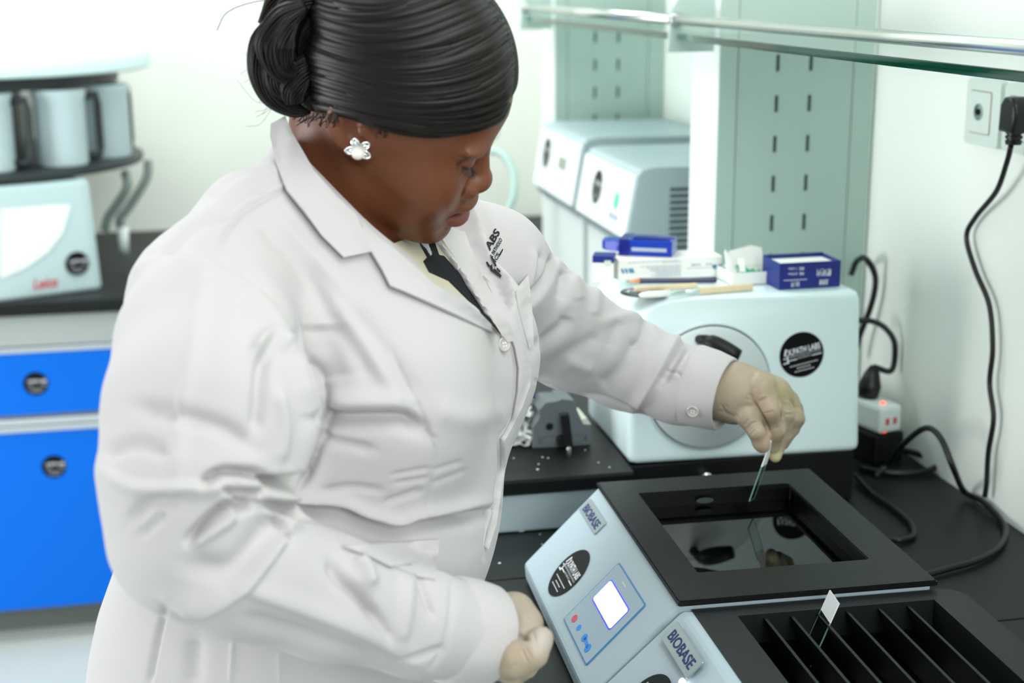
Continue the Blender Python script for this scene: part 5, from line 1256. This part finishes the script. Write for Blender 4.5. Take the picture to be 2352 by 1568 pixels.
# loose hairs
b = NB()
tube(b, [P(498, 70, 1.27), P(520, 30, 1.27), P(570, 8, 1.27), P(625, 0, 1.27), P(660, 10, 1.27)], .00035, 4, smooth=6)
bm2obj('flyaway_hair', b, M_hair, hair, True); b = NB()
for k in range(26):
    a = np.array([620+60*r_.random(), 40+200*r_.random()]); d = np.array([-1, r_.uniform(-.6, .9)]); L = r_.uniform(25, 90)
    tube(b, [P(*(a), yb0), P(*(a+d*L*.5+[0, r_.normal()*8]), yb0), P(*(a+d*L+[0, r_.normal()*22]), yb0)], .00013, 3, smooth=5)
bm2obj('flyaway_hair', b, M_hair, hair, True); b = NB()
for k in range(70):   # wisps at the nape and temple
    x0_ = r_.choice([r_.uniform(690, 780), r_.uniform(870, 960)]); y0_ = (258 if x0_ < 800 else 282)+r_.uniform(0, 9)
    h0 = BVH_.ray_cast(Vector(CAM), Vector(ray(x0_, y0_)))[0]; 
    if h0 is None: continue
    pts = []
    for q in range(5):
        h1 = BVH_.ray_cast(Vector(CAM), Vector(ray(x0_-(1+k % 4)*q+4*math.sin(q*1.3+k), y0_+q*(3+k % 5))))[0]
        if h1 is not None: pts.append(np.array(h1)+vdir*.0008)
    if len(pts) > 2: tube(b, pts, .0003, 4)
bm2obj('nape_wisps', b, M_hair, hair, True)
# ------------------------------------------------------------------ gloved hands
M_glove = bpy.data.materials.new('beige_latex_glove'); M_glove.use_nodes = True
nt = M_glove.node_tree; pg = nt.nodes['Principled BSDF']; at = nt.nodes.new('ShaderNodeVertexColor'); at.layer_name = 'pigment'; nt.links.new(at.outputs['Color'], pg.inputs['Base Color'])
pg.inputs['Roughness'].default_value = .46; pg.inputs['Specular IOR Level'].default_value = .4; pg.inputs['Subsurface Weight'].default_value = .12; pg.inputs['Subsurface Scale'].default_value = .004
tc = nt.nodes.new('ShaderNodeTexCoord'); nz = nt.nodes.new('ShaderNodeTexNoise'); nz.inputs['Scale'].default_value = 500; bp = nt.nodes.new('ShaderNodeBump'); bp.inputs['Strength'].default_value = .15; bp.inputs['Distance'].default_value = .001
nt.links.new(tc.outputs['Object'], nz.inputs['Vector']); nt.links.new(nz.outputs['Fac'], bp.inputs['Height']); nt.links.new(bp.outputs['Normal'], pg.inputs['Normal'])
def glove_obj(V, Q, spots):
    o = np2obj('glove', V, Q, M_glove, person); c = np.tile(np.array(lin('a0937f')), (len(V), 1))
    for ctr, r, col, w_ in spots:
        m = (w_*np.exp(-(np.linalg.norm(V-np.asarray(ctr), axis=1)/r)**2))[:, None]; c = c*(1-m)+np.array(lin(col))*m
    ca = o.data.color_attributes.new('pigment', 'FLOAT_COLOR', 'POINT'); ca.data.foreach_set('color', np.c_[c, np.ones(len(c))].astype(np.float32).ravel()); return o
def strokes(V, Q, lst, lim=None):
    N = vnormals(V, Q); pj = projn(V); XY = pj[:, :2]; vd = V-CAM; vd /= np.linalg.norm(vd, axis=1, keepdims=True); fr_ = np.clip(-(N*vd).sum(1)*3+.5, 0, 1)
    bv = BVHTree.FromPolygons(V.tolist(), Q.tolist()); D = np.zeros(len(V)); dist = np.linalg.norm(V-CAM, axis=1)
    vis = np.array([1. if f > 0 and (bv.ray_cast(Vector(CAM), Vector(d))[3] or 9) > L-.003 else 0. for f, d, L in zip(fr_, vd, dist)])
    for pts, w_, amp in lst:
        d, t, sd = polydist(XY, np.array(catmull([np.array(p, float) for p in pts], 5)) if len(pts) > 2 else pts); D += amp*.001*np.exp(-(d/w_)**2)*np.clip(np.minimum(t, 1-t)*5+.25, 0, 1)
    return V+N*(D*vis*fr_)[:, None]
def finger(F, pts, rad, k=.006): F.chain(pts, rad, k)
GL = Field((.50, 1.40, .96), (.70, 1.58, 1.16), .0013)
wr = P(1640, 897, 1.508)
KN = {'i': P(1746, 890, 1.474), 'm': P(1780, 902, 1.487), 'r': P(1807, 922, 1.502), 'p': P(1822, 942, 1.514)}
GL.cone(wr, P(1690, 900, 1.50), .0285, .0285, .01)
for q, r1, r2 in (('i', .026, .0155), ('m', .026, .0145), ('r', .025, .0135), ('p', .022, .0115)): GL.cone(P(1690, 902, 1.50), KN[q], r1, r2, .02)
GL.cone(P(1690, 905, 1.50), P(1775, 905, 1.495), .026, .018, .015)
finger(GL, [KN['i'], P(1768, 938, 1.462), P(1780, 985, 1.470), P(1777, 1024, 1.480)], [.0152, .0118, .0104, .0080], .010)
finger(GL, [KN['m'], P(1803, 950, 1.477), P(1799, 1000, 1.483), P(1781, 1046, 1.484)], [.0140, .0112, .0096, .0066], .003)
finger(GL, [KN['r'], P(1825, 958, 1.492), P(1816, 985, 1.496), P(1797, 1018, 1.494)], [.0132, .0105, .0092, .0080], .003)
finger(GL, [KN['p'], P(1831, 962, 1.506), P(1820, 985, 1.508), P(1800, 1005, 1.506)], [.0112, .0090, .0082, .0072], .003)
GL.ell(P(1781, 1045, 1.483), (.0062, .0065, .0085), .004)
finger(GL, [P(1688, 925, 1.492), P(1716, 955, 1.470), P(1738, 990, 1.460), P(1752, 1024, 1.465)], [.021, .0128, .0102, .0082], .004)
GL.ell(P(1747, 1012, 1.463), (.0094, .008, .011), .006)
GV, GQ = GL.nets(); GV = vsmooth(GV, GQ, 3, .45)
GV = strokes(GV, GQ, [
    ([(1738, 850), (1724, 872), (1722, 900), (1730, 925)], 5, -1.6), ([(1733, 858), (1728, 880)], 3, -.8), ([(1757, 872), (1742, 884), (1732, 898)], 3, -1.0),
    ([(1742, 915), (1757, 908)], 3, .8), ([(1744, 923), (1760, 915)], 2.5, -.7), ([(1754, 950), (1778, 944)], 2.6, -1.0), ([(1757, 956), (1776, 950)], 2.5, -.5), ([(1763, 990), (1790, 980)], 2.6, -.9), ([(1762, 984), (1784, 974)], 2.4, -.6),
    ([(1732, 922), (1743, 944), (1757, 968), (1765, 992)], 4, -3.2),
    ([(1715, 988), (1726, 974), (1744, 968)], 2.8, -1.1), ([(1718, 994), (1731, 980), (1749, 974)], 2.6, -.9), ([(1722, 1001), (1736, 986), (1752, 981)], 2.6, -.8), ([(1710, 976), (1720, 962)], 3, -.7), ([(1690, 950), (1698, 965)], 3, -.8),
    ([(1656, 930), (1668, 948)], 3.5, -1.2), ([(1650, 942), (1690, 958)], 4, -1.0), ([(1664, 928), (1672, 938)], 3, -.6), ([(1715, 905), (1730, 912)], 3, -.5), ([(1710, 915), (1728, 920)], 3, -.5),
    ([(1790, 905), (1794, 945), (1803, 990)], 4, -1.8), ([(1800, 922), (1818, 926)], 2.5, .7), ([(1802, 946), (1820, 946)], 2.5, .7), ([(1803, 952), (1820, 951)], 2.5, -.6), ([(1815, 915), (1821, 938), (1828, 958)], 4, -1.6), ([(1824, 935), (1836, 937)], 2.5, -.8),
    ([(1780, 884), (1792, 902)], 4, -1.0), ([(1806, 895), (1815, 912)], 4, -.9), ([(1786, 878), (1796, 890)], 3, -.5)])
glove_obj(GV, GQ, [(P(1752, 1018, 1.456), .014, 'c4ae98', .8), (P(1778, 1010, 1.462), .014, 'c0a68c', .7), (P(1765, 945, 1.45), .016, 'b09c86', .6), (P(1790, 895, 1.475), .022, 'a39a6c', .55), (P(1812, 925, 1.488), .018, 'a59c6e', .6), (P(1781, 1046, 1.478), .011, 'cfc99a', .9), (P(1740, 905, 1.458), .012, 'b39c84', .5)])
# right hand, relaxed near the bench edge
GR_ = Field((.17, .93, .93), (.33, 1.12, 1.14), .0013)
w2 = P(1100, 1460, 1.035)
KR = {'i': P(1182, 1408, 1.030), 'm': P(1196, 1436, 1.052), 'r': P(1192, 1474, 1.064), 'p': P(1178, 1506, 1.068)}
GR_.cone(w2, P(1140, 1455, 1.035), .0265, .0265, .01)
for q, r1, r2 in (('i', .024, .0150), ('m', .024, .0145), ('r', .023, .0140), ('p', .022, .0120)): GR_.cone(P(1142, 1456, 1.036), KR[q], r1, r2, .014)
GR_.cone(P(1142, 1490, 1.03), P(1166, 1522, 1.035), .020, .014, .015)
finger(GR_, [KR['i'], P(1208, 1432, 1.016), P(1196, 1452, 1.012), P(1170, 1452, 1.022)], [.0150, .0120, .0100, .008], .008)
finger(GR_, [KR['m'], P(1232, 1470, 1.050), P(1228, 1502, 1.046), P(1200, 1508, 1.05)], [.0140, .0108, .0092, .008], .003)
finger(GR_, [KR['r'], P(1222, 1510, 1.062), P(1208, 1532, 1.054), P(1180, 1534, 1.055)], [.0130, .0102, .009, .008], .003)
finger(GR_, [KR['p'], P(1198, 1538, 1.066), P(1182, 1550, 1.06), P(1162, 1548, 1.058)], [.0112, .009, .0085, .0075], .003)
finger(GR_, [P(1150, 1498, 1.010), P(1190, 1512, .992), P(1224, 1500, .986), P(1246, 1464, .996)], [.0205, .0140, .0112, .0082], .005)
GR_.ell(P(1240, 1472, .993), (.0092, .0080, .0105), .005)
RV, RQ = GR_.nets(); RV = vsmooth(RV, RQ, 3, .45)
RV = strokes(RV, RQ, [([(1156, 1446), (1185, 1458), (1216, 1468)], 4, -3.5), ([(1150, 1400), (1165, 1425)], 4, -.9), ([(1198, 1490), (1212, 1520)], 3, -1.0), ([(1206, 1486), (1222, 1514)], 3, -.8), ([(1224, 1452), (1232, 1476), (1240, 1488)], 3, -1.4), ([(1140, 1440), (1150, 1480)], 4, -1.0), ([(1150, 1480), (1176, 1476)], 3, -.7), ([(1160, 1540), (1190, 1524)], 4, -.9), ([(1205, 1412), (1216, 1425)], 3, -.7)])
glove_obj(RV, RQ, [(P(1243, 1468, .985), .013, 'b7b1ae', .8), (P(1190, 1500, .98), .02, 'b8a48c', .6), (P(1160, 1400, 1.0), .03, '96908a', .6)])
# ------------------------------------------------------------------ blouse, collar, lapels, pockets, buttons, logo
M_blouse = mat('cream_blouse', 'bdb8a2', .8)
M_blnavy = mat('navy_blouse_print', '0a0b14', .8, spec=.2)
M_button = mat('clear_shirt_button', 'cfcac6', .25, trans=.3)
M_inkl = mat('black_embroidery', '121014', .7)
bl = patch('blouse', [(893, 563), (932, 548), (938, 508), (985, 500), (1030, 570), (1080, 640), (1156, 772), (1100, 718), (1000, 656)], person, M_blouse, off=.0050, th=.001, sm=0, fit=True)
BT = BVHTree.FromPolygons([bl.matrix_world@v.co+Vector(person.location) for v in bl.data.vertices], [list(p.vertices) for p in bl.data.polygons])
patch('dark_print', [(952, 512), (975, 505), (1000, 560), (1010, 590), (985, 598), (965, 562)], bl, M_blnavy, off=.0012, th=.0004, sm=0, tree=BT)
patch('dark_print', [(972, 600), (990, 582), (1020, 588), (1080, 655), (1152, 770), (1100, 715), (1030, 645), (985, 625)], bl, M_blnavy, off=.0012, th=.0004, sm=0, tree=BT)
COLL = dict(off=.004, th=.0022)
patch('collar', [(655, 266), (672, 305), (722, 392), (775, 452), (818, 492), (854, 577), (790, 590), (740, 540), (700, 485), (660, 435), (635, 375), (620, 312), (622, 284)], coat, M_coat, lift=lambda x, y: .0028+.010*max(0, min(1, (x-600)/60 if x < 660 else 1))*.5+.004*max(0, min(1, (560-y)/200)), th=.002, sm=14, step=8)
patch('lapel', [(818, 494), (870, 545), (905, 570), (1000, 654), (1100, 715), (1152, 768), (1110, 752), (1050, 722), (985, 692), (930, 668), (897, 655), (880, 620), (854, 577)], coat, M_coat, off=.0078, th=.0024, sm=16)
patch('lapel', [(1003, 512), (1068, 532), (1078, 560), (1110, 640), (1150, 705), (1188, 782), (1166, 786), (1130, 735), (1080, 660), (1030, 590), (985, 530)], coat, M_coat, off=.0078, th=.0024, sm=16)
patch('front_placket', [(1110, 632), (1130, 650), (1180, 730), (1205, 800), (1222, 850), (1218, 885), (1200, 935), (1180, 975), (1160, 1012), (1160, 1076), (1150, 1140), (1140, 1206), (1122, 1262), (1116, 1256), (1128, 1200), (1141, 1140), (1152, 1070), (1153, 1008), (1178, 965), (1190, 900), (1192, 845), (1184, 800), (1160, 730)], coat, M_coat, off=.004, th=.002, sm=4, step=6)
patch('chest_pocket', [(1186, 668), (1214, 628), (1222, 700), (1226, 790), (1216, 800), (1190, 700)], coat, M_coat, off=.0032, th=.0016, sm=6)
pk = patch('hip_pocket', [(786, 1252), (900, 1246), (960, 1240), (1010, 1238), (1004, 1292), (1000, 1330), (960, 1322), (905, 1300), (850, 1275)], coat, M_coat, off=.0030, th=.0016, sm=8)
patch('pocket_flap', [(786, 1251), (900, 1247), (960, 1242), (1004, 1240), (999, 1286), (945, 1294), (898, 1300), (850, 1276)], pk, M_coat, off=.0058, th=.0012, sm=8)
def cuff_band(A, B, ra, rb):
    d = (B-A)/np.linalg.norm(B-A); x_ = np.cross(d, (0, 0, 1)); x_ /= np.linalg.norm(x_); f_ = Fr(A, x_, np.cross(d, x_)); L = np.linalg.norm(B-A)
    b = NB(); prof = [(ra-.003, -.004), (ra, -.003), (ra+.0012, .002), ((ra+rb)/2+.002, L*.5), (rb+.0012, L-.002), (rb, L), (rb-.0025, L-.001), (rb-.0035, L-.012), (rb-.006, L-.035)]
    n = 72; rings = []
    for r, h in prof: rings.append([b.verts.new(f_((r+.0007*math.sin(3*t+h*60)+.0004*math.sin(7*t))*math.cos(t), (r+.0007*math.sin(3*t+h*60))*1.02*math.sin(t), h)) for t in [2*PI*i/n for i in range(n)]])
    for u, v in zip(rings, rings[1:]):
        for i in range(n): b.faces.new((u[i], u[(i+1) % n], v[(i+1) % n], v[i]))
    o = bm2obj('sleeve_cuff', b, M_coat, coat, True); return o
cuff_band(P(1030, 1446, 1.018), P(1120, 1461, 1.031), .0405, .0392)
cuff_band(P(1590, 884, 1.53), P(1668, 906, 1.503), .0462, .0418)
def button(px, py, r, nm='button'):
    h = BVC.ray_cast(Vector(CAM), Vector(ray(px, py)/np.linalg.norm(ray(px, py)))); n_ = np.array(h[1]); vd_ = -ray(px, py); vd_ /= np.linalg.norm(vd_)
    if n_@vd_ < 0: n_ = -n_
    n_ = n_+vd_*.5; n_ /= np.linalg.norm(n_); x_ = np.cross(n_, (0, 0, 1)); f_ = Fr(np.array(h[0])+vd_*.0045, x_, np.cross(n_, x_))
    if f_.z@n_ < 0: f_ = Fr(f_.o, f_.y, f_.x)
    b = NB(); lathe(b, [(r*.9, -.0035), (r, -.001), (r, .0006), (r*.85, .0014), (r*.7, .0006), (0, .0005)], f_, 28); o = bm2obj(nm, b, M_button, coat, True, angle=50)
    b = NB()
    for a in (0, 90, 180, 270): prism(b, circ(r*.12, 8, r*.28*math.cos(math.radians(a+45)), r*.28*math.sin(math.radians(a+45))), .0005, .0009, f_)
    bm2obj('thread', b, M_whtst, o)
button(1158, 791, .0068); button(1591, 945, .0072)
# embroidered laboratory name on the chest, running up the left breast
def decal(body, c, u, v, size, width, name='chest_lettering'):
    """lettering laid on the coat: u along the text, v up, both in photo pixels from the survey"""
    b = NB(); text_bm(b, body, WF, 1., width=1., bold=.03, align='LEFT', z=0)
    xs = [q.co.x for q in b.verts]; x0 = min(xs); u, v, c = np.array(u, float), np.array(v, float), np.array(c, float)
    bmesh.ops.subdivide_edges(b, edges=b.edges, cuts=2)
    for q in b.verts:
        p_ = c+u*(q.co.x-x0)+v*q.co.y; r_ = ray(*p_); r_ /= np.linalg.norm(r_); h = BVC.ray_cast(Vector(CAM), Vector(r_)); q.co = Vector(np.array(h[0] if h[0] is not None else ony(*p_, 1.45))-r_*.0022)
    return bm2obj(name, b, M_inkl, coat)
decal('ABS', (1125, 576), (24, -42), (-16, -16), 1, 1)
decal('R PATHOLO', (1131, 593), (23, -42), (-8, -9), 1, 1)
decal('ICS', (1139, 602), (10, -17), (-9, -9), 1, 1)
for q in ([(1147, 584), (1154, 571), (1156, 573), (1149, 587)], [(1127, 590), (1137, 612), (1141, 610), (1131, 588)], [(1116, 602), (1122, 614), (1126, 610), (1119, 600)], [(1124, 612), (1130, 606), (1132, 618), (1128, 624)], [(1128, 622), (1136, 616), (1152, 632), (1150, 638)], [(1142, 614), (1150, 622), (1148, 626), (1140, 618)]):
    vs = []; b = NB()
    for p_ in q: r_ = ray(*p_); r_ /= np.linalg.norm(r_); h = BVC.ray_cast(Vector(CAM), Vector(r_)); vs.append(b.verts.new(Vector(np.array(h[0] if h[0] is not None else ony(*p_, 1.45))-r_*.0024)))
    b.faces.new(vs); bm2obj('chest_emblem', b, M_inkl, coat)
